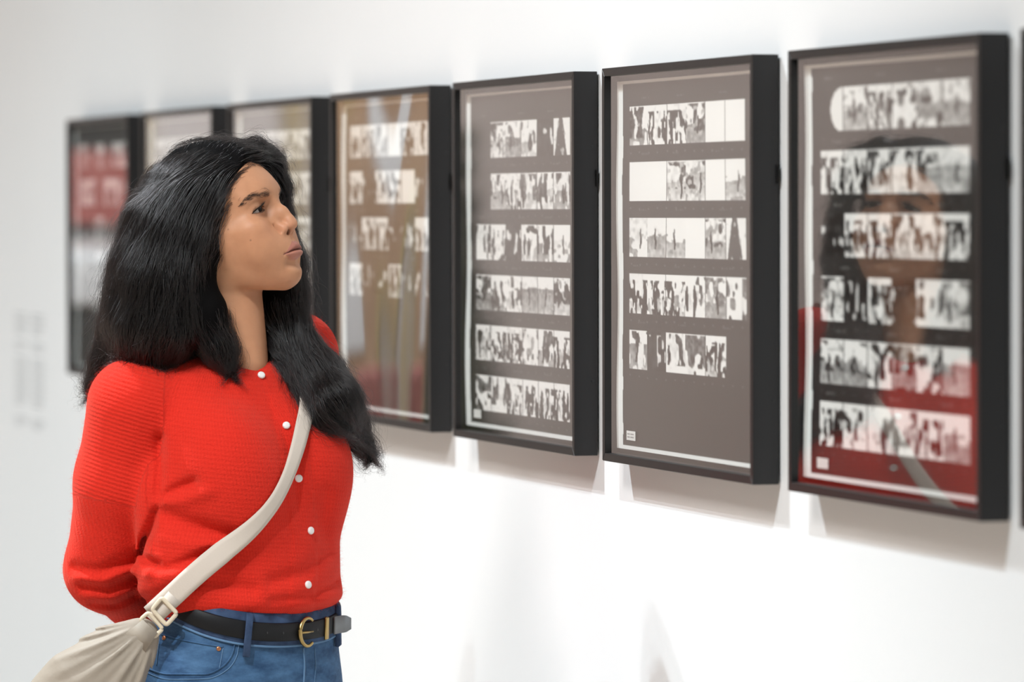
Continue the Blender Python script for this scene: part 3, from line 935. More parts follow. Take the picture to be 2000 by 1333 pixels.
# ------------------------------------------------------------------ cardigan (implicit surface in the figure's frame)
def zq(v): return q3(460, v, 0)[2]
_tv = [690, 740, 800, 850, 910, 980, 1050, 1120, 1165, 1200, 1260]
TZ = np.array([zq(v) for v in _tv])
TC = np.array([q3(u, 900, 0)[0] for u in (442, 446, 452, 458, 462, 466, 472, 474, 475, 472, 470)])
TA = np.array([95, 150, 190, 205, 212, 206, 199, 198, 204, 194, 188], float)
TF = np.array([78, 100, 130, 150, 166, 168, 172, 172, 174, 147, 138], float)
TB = np.array([80, 98, 108, 108, 104, 98, 96, 100, 108, 104, 100], float)
TT = np.radians([40, 40, 40, 41, 42, 44, 46, 48, 49, 50, 50])
def torso_section(z):
    o = np.argsort(TZ)
    g = lambda t: pchip(z, TZ[o], t[o])
    return g(TC), g(TA), g(TF), g(TB), g(TT)
def torso_local(P):
    c, a, bf, bb, th = torso_section(P[:, 2])
    dx = P[:, 0] - c; dy = P[:, 1]
    fr = dx * np.sin(th) - dy * np.cos(th)       # forward
    la = dx * np.cos(th) + dy * np.sin(th)       # to her left
    return fr, la, a, bf, bb, th
def ab(fr, la, u0, v, th=None):
    """point from forward / leftward offsets around the torso axis at a height"""
    z = zq(v); c, a, bf, bb, t = [float(x[0]) for x in torso_section(np.array([z]))]
    return np.array([c + fr * math.sin(t) + la * math.cos(t), -fr * math.cos(t) + la * math.sin(t), z])

SH_N = q3(264, 792, -66); EL_N = q3(209, 1112, 40); WR_N = q3(372, 1205, 205)
SH_F = ab(-48, 204, 0, 700); EL_F = ab(-150, 195, 0, 1060); WR_F = ab(-165, 150, 0, 1180)

def uvline(pts, d):
    return [q3(u, v, d) for u, v in pts]
# folds: (polyline in sideways/downward offsets, depth range kept, width, depth of the groove)
FOLDS = [
    ([(322, 850), (322, 930), (320, 985)], 12, 8),            # armpit to sleeve
    ([(318, 985), (306, 1020), (290, 1050), (284, 1078)], 10, 13),
    ([(283, 1076), (300, 1086), (322, 1092)], 10, 14),
    ([(322, 1100), (370, 1088), (425, 1068)], 12, 10),
    ([(326, 990), (385, 1014), (455, 1034)], 17, 9),
    ([(322, 962), (350, 950), (390, 932)], 11, 7),
    ([(150, 1108), (200, 1112), (270, 1086)], 12, 7),
    ([(165, 1145), (215, 1150), (268, 1128)], 11, 8),
    ([(180, 1180), (225, 1182), (262, 1165)], 9, 6),
    ([(300, 1160), (335, 1140), (400, 1126)], 12, 6),
    ([(420, 740), (500, 800), (560, 880)], 26, 4),
    ([(640, 1080), (600, 1110), (540, 1125)], 14, 5),
    ([(655, 1140), (610, 1160), (540, 1165)], 10, 5),
    ([(340, 1085), (420, 1120), (500, 1140)], 14, 5),
    ([(640, 960), (630, 1010), (640, 1060)], 16, 4),
]
RIDGES = [
    ([(330, 1040), (400, 1052), (450, 1056)], 16, 6),
    ([(300, 1110), (350, 1106), (430, 1090)], 10, 6),
    ([(150, 1127), (205, 1132), (265, 1108)], 9, 5),
    ([(320, 975), (370, 968), (420, 950)], 13, 5),
]
FOLDS3 = [([q3(u, v, 0)[[0, 2]] for u, v in p], w, a) for p, w, a in FOLDS]
RIDGES3 = [([q3(u, v, 0)[[0, 2]] for u, v in p], w, a) for p, w, a in RIDGES]
PLACKET3 = [q3(u, v, 0)[[0, 2]] for u, v in ((538, 690), (575, 760), (600, 860), (614, 940), (624, 1040), (622, 1130), (612, 1200))]
def dist2(P, pts):
    X = np.stack([P[:, 0], np.zeros(len(P), np.float32), P[:, 2]], 1)
    return poly_dist(X, [np.array([a[0], 0, a[1]]) for a in pts])

def arm_near(P): return sd_chain(P, [SH_N, q3(240, 940, -26), EL_N, q3(280, 1160, 130), WR_N], [92, 91, 80, 74, 46], 26)
def arm_far(P): return sd_chain(P, [SH_F, EL_F, WR_F], [84, 76, 48], 26)

def sweater_core(P, grow=0.0):
    fr, la, a, bf, bb, th = torso_local(P)
    b = np.where(fr > 0, bf, bb)
    n = 2.15
    rad = ((np.abs(fr) / b) ** n + (np.abs(la) / a) ** n) ** (1 / n)
    f = (rad - 1) * np.minimum(a, b) * 0.95
    zz = P[:, 2]
    f = smax(f, zz - zq(712), 30)
    # bust
    X = np.stack([fr, np.abs(la), zz], 1)
    f = smin(f, sd_ell(X, (112, 90, zq(910)), (74, 86, 118)), 60)
    f = smin(f, sd_ell(np.stack([fr, la, zz], 1), (-5, -165, zq(1105)), (105, 82, 95)), 36)
    f = smin(f, sd_ell(np.stack([fr, la, zz], 1), (-15, -150, zq(985)), (95, 80, 100)), 36)   # slack of the cardigan at the side
    # yoke from neck to shoulders
    f = smin(f, sd_cone(P, q3(450, 752, 14), SH_N, 62, 86), 30)
    f = smin(f, sd_cone(P, q3(465, 738, 14), SH_F, 62, 80), 30)
    f = smin(f, arm_near(P), 16)
    f = smin(f, arm_far(P), 24)
    return f

def sweater_sdf(P):
    f = sweater_core(P)
    near = np.clip((40 - P[:, 1]) / 40, 0, 1)            # folds on the side that faces the room
    dip = np.zeros(len(P), np.float32)
    for p, w, a in FOLDS3:
        dip = np.maximum(dip, 1.35 * a * np.exp(-(dist2(P, p) / w) ** 2))
    f = f + near * dip
    for p, w, a in RIDGES3:
        f = f - near * a * np.exp(-(dist2(P, p) / w) ** 2)
    # the buttoned edge lies on top of the other front
    d = dist2(P, PLACKET3)
    side = P[:, 0] - np.interp(-P[:, 2], [-p[1] for p in PLACKET3], [p[0] for p in PLACKET3])
    f = f - near * 3.0 * np.clip(1 - np.abs(side + 22) / 26, 0, 1) ** 0.3 * (side < 0) * (side > -52)
    # blouses over the waistband
    # neck opening
    N = fig_to_head(P)
    f = smax(f, -sd_ell(P, q3(463, 652, -8), (100, 92, 70)), 5)
    # cut off below the waistband
    f = smax(f, (zq(1238) - P[:, 2]), 10)
    return f
SG = Grid(sweater_sdf, q3(60, 1300, 0) * v3(1, 0, 1) + v3(0, -300, 0), q3(790, 600, 0) * v3(1, 0, 1) + v3(0, 330, 0), 4.0, coarse=4, band=2.5)
SV, SF = SG.mesh()

M_knit = mat('red mohair knit', (0.72, 0.016, 0.008), 0.85, 0.15)
_n, _l, _b = nodes(M_knit)
_b.inputs['Sheen Weight'].default_value = 0.35
_b.inputs['Sheen Roughness'].default_value = 0.5
_b.inputs['Sheen Tint'].default_value = (1.0, 0.25, 0.18, 1)
_at = _n.new('ShaderNodeAttribute'); _at.attribute_name = 'knit'
_sep = _n.new('ShaderNodeSeparateXYZ')
_l.new(_at.outputs['Vector'], _sep.inputs[0])
def wave(src, freq, phase=None):
    m1 = _n.new('ShaderNodeMath'); m1.operation = 'MULTIPLY'; m1.inputs[1].default_value = freq
    _l.new(src, m1.inputs[0])
    last = m1
    if phase is not None:
        m2 = _n.new('ShaderNodeMath'); m2.operation = 'ADD'; _l.new(m1.outputs[0], m2.inputs[0]); _l.new(phase, m2.inputs[1]); last = m2
    sn = _n.new('ShaderNodeMath'); sn.operation = 'SINE'; _l.new(last.outputs[0], sn.inputs[0])
    return sn.outputs[0]
_nz = _n.new('ShaderNodeTexNoise'); _nz.inputs['Scale'].default_value = 60; _nz.inputs['Detail'].default_value = 3
_tc = _n.new('ShaderNodeTexCoord'); _l.new(_tc.outputs['Object'], _nz.inputs['Vector'])
_nm = _n.new('ShaderNodeMath'); _nm.operation = 'MULTIPLY'; _nm.inputs[1].default_value = 2.0; _l.new(_nz.outputs['Fac'], _nm.inputs[0])
rows = wave(_sep.outputs[0], 1.0, _nm.outputs[0])      # rows of stitches
cols = wave(_sep.outputs[1], 1.0, _nm.outputs[0])
_mp = _n.new('ShaderNodeMath'); _mp.operation = 'MULTIPLY'; _mp.inputs[1].default_value = 0.9; _l.new(cols, _mp.inputs[0])
_ad = _n.new('ShaderNodeMath'); _ad.operation = 'ADD'; _l.new(rows, _ad.inputs[0]); _l.new(_mp.outputs[0], _ad.inputs[1])
_am = _n.new('ShaderNodeMath'); _am.operation = 'MULTIPLY'; _l.new(_ad.outputs[0], _am.inputs[0]); _l.new(_sep.outputs[2], _am.inputs[1]); _ad = _am
_fz = _n.new('ShaderNodeTexNoise'); _fz.inputs['Scale'].default_value = 450; _fz.inputs['Detail'].default_value = 4
_l.new(_tc.outputs['Object'], _fz.inputs['Vector'])
_fm = _n.new('ShaderNodeMath'); _fm.operation = 'MULTIPLY_ADD'; _fm.inputs[1].default_value = 2.2; _l.new(_fz.outputs['Fac'], _fm.inputs[0]); _l.new(_ad.outputs[0], _fm.inputs[2])
_bp = _n.new('ShaderNodeBump'); _bp.inputs['Strength'].default_value = 0.5; _bp.inputs['Distance'].default_value = 0.0012
_l.new(_fm.outputs[0], _bp.inputs['Height']); _l.new(_bp.outputs[0], _b.inputs['Normal'])
_rp = _n.new('ShaderNodeValToRGB')
_rp.color_ramp.elements[0].position = 0.0; _rp.color_ramp.elements[0].color = (0.53, 0.015, 0.008, 1)
_rp.color_ramp.elements[1].position = 0.85; _rp.color_ramp.elements[1].color = (0.70, 0.027, 0.014, 1)
_ms = _n.new('ShaderNodeMapRange'); _ms.inputs[1].default_value = -0.8; _ms.inputs[2].default_value = 2.2
_l.new(_fm.outputs[0], _ms.inputs[0]); _l.new(_ms.outputs[0], _rp.inputs[0]); _l.new(_rp.outputs[0], _b.inputs['Base Color'])

me = fast_mesh('cardigan', to_world(SV), SF, smooth=True)
# stitch directions: rows run round the body; on the sleeve cap they run across the arm, in coarser ribs
fr, la, a_, bf_, bb_, th_ = torso_local(SV)
an = np.arctan2(fr, la)
body_row = SV[:, 2] + 0.10 * SV[:, 0]
arm_d = arm_near(SV.astype(np.float32)); far_d = arm_far(SV.astype(np.float32))
tors = np.minimum(arm_d, far_d)
knit = np.zeros((len(SV), 3), np.float32)
knit[:, 0] = body_row * (2 * np.pi / 9.0)
knit[:, 1] = an * 190 * (2 * np.pi / 6.0)
seam_v = np.where(SV[:, 0] < q3(335, 900)[0], 1, 0)
cap = (arm_d < 14) & (SV[:, 2] > zq(962) + (SV[:, 0] - q3(150, 960)[0]) * -0.18) & (SV[:, 0] < q3(330, 900)[0])
rib = SV[:, 2] + 0.30 * SV[:, 0]
knit[cap, 0] = rib[cap] * (2 * np.pi / 8.5)
knit[cap, 1] = 0
knit[:, 2] = 0.24; knit[cap, 2] = 0.75
sl = (arm_d < 14) & ~cap & (SV[:, 0] < q3(320, 900)[0])
knit[sl, 2] = 0.22
knit[sl, 0] = (SV[sl, 0] * 0.9 + SV[sl, 2] * 0.12) * (2 * np.pi / 7.0)
at = me.attributes.new('knit', 'FLOAT_VECTOR', 'POINT')
at.data.foreach_set('vector', knit.ravel())
cardigan = pobj('cardigan', me, M_knit)
cardigan['label'] = 'bright red knitted cardigan with small white buttons'

# ---- surface lookup: where a sight line first meets a garment
def bvh_of(V, F): return BVHTree.FromPolygons([tuple(v) for v in V], [tuple(int(i) for i in f) for f in F])
SW_TREE = bvh_of(SV, SF)
def hit(tree, u, v, lift=0.0):
    o = q3(u, v, -420); e = q3(u, v, 420); d = e - o; d /= np.linalg.norm(d)
    loc, nrm, i, dist = tree.ray_cast(Vector(o), Vector(d))
    if loc is None:
        return None, None
    n = np.array(nrm)
    if n @ d > 0: n = -n
    return np.array(loc) + n * lift, n
def smooth_path(pts, n):
    P = np.asarray(pts, float); t = np.concatenate([[0], np.cumsum(np.linalg.norm(np.diff(P, axis=0), axis=1))])
    s = np.linspace(0, t[-1], n)
    return np.stack([pchip(s, t, P[:, i]) for i in range(P.shape[1])], 1)
def fit_normals(N):
    N = np.array(N)
    for _ in range(3):
        M2 = N.copy(); M2[1:-1] = (N[:-2] + N[1:-1] + N[2:]) / 3; N = M2 / np.linalg.norm(M2, axis=1, keepdims=True)
    return N

def fig_mesh(name, V, F, m, parent, smooth=True):
    me = bpy.data.meshes.new(name)
    W = to_world(np.asarray(V)) - np.array(PERSON_LOC)
    me.from_pydata([tuple(x) for x in W], [], [tuple(int(i) for i in f) for f in F])
    me.update()
    bm = bmesh.new(); bm.from_mesh(me); bmesh.ops.recalc_face_normals(bm, faces=bm.faces); bm.to_mesh(me); bm.free()
    me.polygons.foreach_set('use_smooth', [smooth] * len(me.polygons))
    me.materials.append(m)
    return link(bpy.data.objects.new(name, me), parent)

def tube(path, rad, seg=8, closed=False):
    P = np.asarray(path, float); n = len(P)
    rad = np.broadcast_to(rad, (n,))
    T = np.roll(P, -1, 0) - np.roll(P, 1, 0) if closed else np.gradient(P, axis=0)
    T /= np.linalg.norm(T, axis=1, keepdims=True) + 1e-9
    up = v3(0.1, 0.2, 1); V = []; F = []
    for i in range(n):
        a = np.cross(T[i], up)
        if np.linalg.norm(a) < 1e-3: a = np.cross(T[i], v3(1, 0, 0))
        a /= np.linalg.norm(a); b = np.cross(T[i], a)
        for k in range(seg):
            th = 2 * math.pi * k / seg
            V.append(P[i] + (a * math.cos(th) + b * math.sin(th)) * rad[i])
    for i in range(n if closed else n - 1):
        j = (i + 1) % n
        for k in range(seg):
            F.append((i * seg + k, i * seg + (k + 1) % seg, j * seg + (k + 1) % seg, j * seg + k))
    if not closed:
        F.append(tuple(range(seg))[::-1]); F.append(tuple((n - 1) * seg + k for k in range(seg)))
    return V, F

def disc(c, n, r, h, seg=20):
    """small domed button on a surface"""
    n = np.asarray(n) / np.linalg.norm(n); a = np.cross(n, v3(0, 0, 1)); a /= np.linalg.norm(a); b = np.cross(n, a)
    V = []; F = []
    prof = ((r * 0.85, -h * 0.4), (r, 0.1 * h), (r, 0.55 * h), (r * 0.9, 0.85 * h), (r * 0.55, h), (r * 0.2, 1.02 * h))
    for (rr, hh) in prof:
        for k in range(seg):
            th = 2 * math.pi * k / seg
            V.append(c + n * hh + (a * math.cos(th) + b * math.sin(th)) * rr)
    for i in range(len(prof) - 1):
        for k in range(seg): F.append((i * seg + k, i * seg + (k + 1) % seg, (i + 1) * seg + (k + 1) % seg, (i + 1) * seg + k))
    F.append(tuple(range(seg))[::-1]); F.append(tuple((len(prof) - 1) * seg + k for k in range(seg)))
    return V, F

M_button = mat('white shell buttons', (0.80, 0.76, 0.74), 0.35, 0.5)
for (u, v) in ((510, 734), (559, 832), (583, 935), (606, 1037), (601, 1143)):
    p, n = hit(SW_TREE, u, v, 0.0)
    V, F = disc(p, n, 7.6, 5.0)
    fig_mesh('button', V, F, M_button, cardigan)

# ------------------------------------------------------------------ jeans
JV = [1150, 1205, 1270, 1340, 1420, 1500, 1560]
JZ = np.array([zq(v) for v in JV])
JC = np.array([q3(u, 900, 0)[0] for u in (472, 470, 462, 458, 455, 455, 455)])
JA = np.array([201, 206, 220, 236, 252, 250, 240], float)
JF = np.array([152, 154, 160, 166, 165, 150, 140], float)
JB = np.array([112, 118, 140, 165, 185, 170, 150], float)
JT = math.radians(50)
JFW = v3(math.sin(JT), -math.cos(JT), 0); JLA = v3(math.cos(JT), math.sin(JT), 0)
def jsec(z):
    o = np.argsort(JZ); g = lambda t: pchip(z, JZ[o], t[o])
    return g(JC), g(JA), g(JF), g(JB)
def waist_z(fr):        # the waistband dips towards the front
    return zq(1138) - 0.36 * fr
FLOOR_Z = -FO[2] / UNIT
def leg_pts(s):
    c = q3(455, 1500, 0)[0]
    hip = np.array([c, 0, zq(1480)]) + JLA * s * 118
    knee = np.array([c, 0, FLOOR_Z + 690]) + JLA * s * 120 + JFW * 25
    ank = np.array([c, 0, FLOOR_Z + 95]) + JLA * s * 125 - JFW * 10
    return hip, knee, ank
def jeans_sdf(P):
    z = P[:, 2]
    c, a, bf, bb = jsec(z)
    dx = P[:, 0] - c; dy = P[:, 1]
    fr = dx * math.sin(JT) - dy * math.cos(JT); la = dx * math.cos(JT) + dy * math.sin(JT)
    b = np.where(fr > 0, bf, bb); n = 2.3
    f = (((np.abs(fr) / b) ** n + (np.abs(la) / a) ** n) ** (1 / n) - 1) * np.minimum(a, b) * 0.95
    f = smax(f, zq(1560) - z, 40)
    for s in (-1, 1):
        h, k, t = leg_pts(s)
        f = smin(f, sd_chain(P, [h, k, t], [122, 86, 74], 30), 30)
    f = smax(f, z - waist_z(fr), 3)
    # hollow of the waistband, fly line and a few creases
    X = P
    return f
_lo = np.array([q3(180, 1000)[0], -300, FLOOR_Z + 40]); _hi = np.array([q3(760, 1000)[0], 320, zq(1130)])
JG = Grid(jeans_sdf, _lo, _hi, 6.0, coarse=4, band=2.5)
JVv, JFf = JG.mesh()
M_denim = mat('mid-blue denim', (0.045, 0.115, 0.24), 0.8, 0.25)
_n, _l, _b = nodes(M_denim)
_tc = _n.new('ShaderNodeTexCoord'); _w = _n.new('ShaderNodeTexNoise'); _w.inputs['Scale'].default_value = 22; _w.inputs['Detail'].default_value = 7; _w.inputs['Roughness'].default_value = 0.65
_mpn = _n.new('ShaderNodeMapping'); _mpn.inputs['Scale'].default_value = (1, 1, 2.2)
_rp = _n.new('ShaderNodeValToRGB'); _rp.color_ramp.elements[0].position = 0.30; _rp.color_ramp.elements[1].position = 0.72
_rp.color_ramp.elements[0].color = (0.014, 0.044, 0.108, 1); _rp.color_ramp.elements[1].color = (0.075, 0.165, 0.305, 1)
_l.new(_tc.outputs['Object'], _mpn.inputs[0]); _l.new(_mpn.outputs[0], _w.inputs['Vector']); _l.new(_w.outputs['Fac'], _rp.inputs[0]); _l.new(_rp.outputs[0], _b.inputs['Base Color'])
_w2 = _n.new('ShaderNodeTexNoise'); _w2.inputs['Scale'].default_value = 1200; _bp = _n.new('ShaderNodeBump'); _bp.inputs['Strength'].default_value = 0.35; _bp.inputs['Distance'].default_value = 0.0005
_l.new(_tc.outputs['Object'], _w2.inputs['Vector']); _l.new(_w2.outputs['Fac'], _bp.inputs['Height'])
_w3 = _n.new('ShaderNodeTexNoise'); _w3.inputs['Scale'].default_value = 18; _w3.inputs['Detail'].default_value = 3; _bp3 = _n.new('ShaderNodeBump'); _bp3.inputs['Strength'].default_value = 0.6; _bp3.inputs['Distance'].default_value = 0.006
_l.new(_mpn.outputs[0], _w3.inputs['Vector']); _l.new(_w3.outputs['Fac'], _bp3.inputs['Height']); _l.new(_bp.outputs[0], _bp3.inputs['Normal']); _l.new(_bp3.outputs[0], _b.inputs['Normal'])
me = fast_mesh('jeans', to_world(JVv), JFf, smooth=True)
jeans = pobj('jeans', me, M_denim)
jeans['label'] = 'mid-blue denim jeans with a black belt'
J_TREE = bvh_of(JVv, JFf)

M_thread = mat('pale denim seam', (0.11, 0.20, 0.33), 0.8, 0.2)
M_darkdenim = mat('dark denim waistband', (0.030, 0.052, 0.105), 0.85, 0.2)
add_mottle(M_darkdenim, (0.018, 0.030, 0.066), (0.060, 0.100, 0.190), 40)
M_leather = mat('black belt leather', (0.009, 0.009, 0.010), 0.5, 0.22)
add_bump(M_leather, 300, 0.15, 0.0005)
M_edge = mat('grey worn leather edge', (0.20, 0.21, 0.22), 0.6)
M_brass = mat('aged brass', (0.42, 0.30, 0.12), 0.32, 0.5, Metallic=1.0)
M_copper = mat('copper rivet', (0.55, 0.24, 0.12), 0.35, 0.5, Metallic=1.0)

def ring_at(phi, off, dz):
    """a point on the waist outline: phi 0 = her left, 90 = front"""
    z = zq(1180)
    for _ in range(3):
        c, a, bf, bb = [float(x[0]) for x in jsec(np.array([z]))]
        b = bf if math.sin(phi) > 0 else bb
        n = 2.3
        r = 1.0 / ((abs(math.sin(phi)) / b) ** n + (abs(math.cos(phi)) / a) ** n) ** (1 / n) + off
        fr, la = r * math.sin(phi), r * math.cos(phi)
        z = float(waist_z(fr)) + dz
    return np.array([c, 0, z]) + JFW * fr + JLA * la
def band(name, off0, off1, z0, z1, m, parent, p0=0, p1=360, n=120):
    """a strip round the waist with thickness"""
    closed = p1 - p0 >= 360
    V = []; F = []
    ph = np.radians(np.linspace(p0, p1, n, endpoint=not closed))
    for p in ph:
        r_ = (off1 - off0) * 0.35
        for (o, z) in ((off0, z0), (off1 - r_, z0), (off1, z0 + r_), (off1, z1 - r_), (off1 - r_, z1), (off0, z1)):
            V.append(ring_at(p, o, z))
    k = 6
    for i in range(n if closed else n - 1):
        j = (i + 1) % n
        for q in range(k): F.append((i * k + q, j * k + q, j * k + (q + 1) % k, i * k + (q + 1) % k))
    if not closed:
        F.append(tuple(range(k))); F.append(tuple((n - 1) * k + q for q in range(k))[::-1])
    return fig_mesh(name, V, F, m, parent, True)
band('waistband', -3, 3.5, -58, 3, M_darkdenim, jeans)
band('waistband_seam', 2, 4.6, -60, -56, M_thread, jeans)
belt = band('belt', 4, 8.5, -47, -14, M_leather, person)
belt['label'] = 'narrow black leather belt with an aged brass buckle'

def phi_of(u):
    """angle round the waist whose front face lies at sideways offset u"""
    best = min(np.radians(np.arange(20, 200, 0.5)), key=lambda p: abs(ring_at(p, 8, -30)[0] - q3(u, 1230, -120)[0]))
    return best
# belt loops
for (u, w_) in ((490, 12), (655, 9)):
    p = math.degrees(phi_of(u)); dp = w_ / 2 / 170 * 57.3
    lp = band('belt_loop', 3, 13, -78, 2, M_darkdenim, jeans, p - dp, p + dp, 6)
p = math.degrees(phi_of(311)); band('belt_loop', 3, 13, -60, 6, M_darkdenim, jeans, p - 5, p + 5, 6)

# buckle: open round frame, prong, keeper; free belt end standing off
pb = phi_of(597)
cb = ring_at(pb, 11, -31); nb = JFW * math.sin(pb) + JLA * math.cos(pb); tb = JFW * math.cos(pb) - JLA * math.sin(pb)
if tb[0] < 0: tb = -tb
ub = v3(0, 0, 1)
arc = [cb + tb * (24 * math.cos(t)) * 1.0 + ub * (27 * math.sin(t)) for t in np.radians(np.linspace(52, 308, 40))]
V, F = tube(arc, np.concatenate([np.linspace(3.0, 4.6, 20), np.linspace(4.6, 3.0, 20)]), 10)
fig_mesh('buckle', V, F, M_brass, belt)
V, F = tube([cb - tb * 24 + nb * 1, cb - tb * 6 + nb * 3, cb + tb * 16 + nb * 1], [2.4, 2.2, 1.6], 8)
fig_mesh('prong', V, F, M_brass, belt)
p = math.degrees(phi_of(632)); band('keeper', 8, 12.5, -52, -10, M_brass, belt, p - 1.6, p + 1.6, 5)
p2 = math.degrees(phi_of(640))
V = []; F = []
for i in range(10):
    t = i / 9
    base = ring_at(math.radians(p2 - 4 - 10 * t), 12 + 16 * t * t, -31) + tb * 8 * t
    hw = 17 * (1 - 0.35 * max(0, t - 0.75) / 0.25)
    for (o, z) in ((0, hw), (0, -hw), (-4, -hw), (-4, hw)):
        V.append(base + nb * o + ub * z)
for i in range(9):
    for q in range(4): F.append((i * 4 + q, i * 4 + (q + 1) % 4, (i + 1) * 4 + (q + 1) % 4, (i + 1) * 4 + q))
F.append((0, 1, 2, 3)); F.append((36, 39, 38, 37))
fig_mesh('belt_tip', V, F, M_edge, belt)
for u in (523, 554, 617):
    q_ = ring_at(phi_of(u), 8.3, -31)
    V, F = disc(q_, nb, 2.6, 0.6, 10); fig_mesh('belt_hole', V, F, M_back, belt)

# seams and pockets on the jeans: thin welts laid on the cloth
def on_jeans(pts, n=30, lift=0.5):
    P = smooth_path(pts, n); out = []
    for (u, v) in P:
        h_, _ = hit(J_TREE, u, v, lift)
        if h_ is not None: out.append(h_)
    return np.array(out)
for nm, pts, r in (('pocket_edge', [(275, 1302), (330, 1318), (400, 1318), (440, 1298), (456, 1270), (459, 1248)], 2.0),
                   ('pocket_seam', [(277, 1311), (330, 1328), (402, 1327), (447, 1306), (464, 1276), (467, 1252)], 1.0),
                   ('coin_pocket_edge', [(315, 1240), (360, 1252), (436, 1265)], 1.8),
                   ('coin_pocket_seam', [(312, 1246), (306, 1300)], 1.0), ('coin_pocket_seam', [(436, 1266), (428, 1308)], 1.0),
                   ('side_seam', [(284, 1262), (276, 1300), (264, 1333), (250, 1370)], 1.4),
                   ('fly_seam', [(592, 1266), (594, 1300), (592, 1345), (588, 1400)], 2.2),
                   ('fly_stitching', [(614, 1266), (616, 1300), (612, 1345), (600, 1400)], 0.9)):
    P = on_jeans(pts)
    if len(P) > 3:
        V, F = tube(P, r, 6); fig_mesh(nm, V, F, M_thread if 'edge' not in nm else M_denim, jeans)
for (u, v) in ((321, 1247), (427, 1268), (466, 1254), (281, 1309)):
    h_, n_ = hit(J_TREE, u, v, 0)
    if h_ is not None:
        V, F = disc(h_, n_, 4.6, 2.6, 14); fig_mesh('rivet', V, F, M_copper, jeans)

# ------------------------------------------------------------------ hands behind the back, shoes
M_shoe = mat('black shoe leather', (0.015, 0.015, 0.016), 0.4)
for s in (-1, 1):
    h, k, t = leg_pts(s)
    toe = t + JFW * 190; toe[2] = FLOOR_Z + 34
    def shoe_sdf(P, t=t, toe=toe):
        heel = np.array([t[0], t[1], FLOOR_Z + 42]) - JFW * 35
        f = sd_chain(P, [heel, heel + JFW * 110 + v3(0, 0, 6), toe], [44, 50, 36], 20)
        f = smin(f, sd_cone(P, heel + v3(0, 0, 10), t + v3(0, 0, 30), 44, 50), 20)
        return smax(f, FLOOR_Z - P[:, 2], 3)
    mid = (t + toe) / 2
    g = Grid(shoe_sdf, np.array([mid[0] - 190, mid[1] - 190, FLOOR_Z - 12]), np.array([mid[0] + 190, mid[1] + 190, FLOOR_Z + 180]), 7, coarse=2)
    V, F = g.mesh()
    pobj('shoe', fast_mesh('shoe', to_world(V), F, True), M_shoe)
def hand(wrist, d, n, s):
    """relaxed hand: palm and five bent fingers; d along the hand, n out of the back of the hand"""
    d = d / np.linalg.norm(d); n = n - d * (n @ d); n /= np.linalg.norm(n); w = np.cross(d, n) * s
    fingers = []
    for i, (off, ln) in enumerate(((-33, 88), (-11, 100), (12, 96), (33, 76))):
        a = wrist + d * 128 + w * off; b = a + d * ln * .45 - n * 8; c = b + d * ln * .3 - n * 24; e = c + d * ln * .15 - n * 26
        fingers.append(([a - d * 30, a, b, c, e], [15, 14.5, 13, 12, 10]))
    a = wrist + d * 38 - w * 34; fingers.append(([a, a + d * 38 - w * 28 - n * 12, a + d * 74 - w * 32 - n * 26, a + d * 98 - w * 26 - n * 34], [18, 16, 14, 11]))
    def f(P):
        x = P - wrist
        q_ = np.stack([x @ d, x @ w, x @ n], 1)
        g = sd_ell(q_, (70, 0, 0), (78, 52, 20))
        g = smin(g, sd_cone(P, wrist - d * 60, wrist + d * 30, 34, 34), 20)
        h2 = None
        for pts, rad in fingers:
            k = sd_chain(P, pts, rad, 4); h2 = k if h2 is None else np.minimum(h2, k)
        return smin(g, h2, 6)
    c = wrist + d * 90
    g = Grid(f, c - 190, c + 190, 3.5, coarse=4)
    V, F = g.mesh()
    me = fast_mesh('hand', to_world(V), F, True)
    set_color(me, 'tone', np.tile(v3(0.50, 0.25, 0.145), (len(V), 1)))
    return pobj('hand', me, M_skin, body)
_w = WR_N + (WR_N - q3(280, 1160, 130)) * 0.12
hand(_w, JLA * 1.0 + v3(0, 0, -0.25), -JFW, 1)
_w = WR_F + (WR_F - EL_F) * 0.08 - JFW * 45
hand(_w, -JLA * 1.0 + v3(0, 0, -0.15), -JFW, -1)

# mohair halo: very fine short fibres standing off the knit
fr_ = np.random.default_rng(11)
nf = 26000
ii = fr_.integers(0, len(SV), nf)
P0 = SV[ii]; f_, g_ = SG.sample(P0)
keep = P0[:, 1] < 160
P0 = P0[keep]; g_ = g_[keep]; nf = len(P0)
dirv = g_ + fr_.normal(0, 0.9, (nf, 3)); dirv /= np.linalg.norm(dirv, axis=1, keepdims=True)
ln = fr_.uniform(3, 9, (nf, 1))
bend = fr_.normal(0, 1.6, (nf, 3))
pts = np.stack([P0 - g_ * 0.5, P0 + dirv * ln * 0.5 + g_, P0 + dirv * ln + bend], 1)
M_fuzz = mat('red mohair fibre', (0.80, 0.04, 0.02), 0.8, 0.1)
strands('fuzz', pts, np.array([[0.00005, 0.00004, 0.00002]]), M_fuzz, cardigan)

# ------------------------------------------------------------------ sling bag: strap, adjuster, pouch
bag = empty('sling_bag', PERSON_LOC, "beige sling bag with an adjustable strap worn across the woman's red cardigan", 'bag')
M_strap = mat('beige webbing', (0.60, 0.52, 0.45), 0.8, 0.2)
add_bump(M_strap, 420, 0.35, 0.0006, 2, stretch=(1, 1, 1))
M_canvas = mat('beige nylon cloth', (0.32, 0.268, 0.215), 0.6, 0.3)
add_bump(M_canvas, 28, 0.5, 0.004, 5)
M_plastic = mat('cream plastic', (0.66, 0.56, 0.42), 0.35, 0.5)

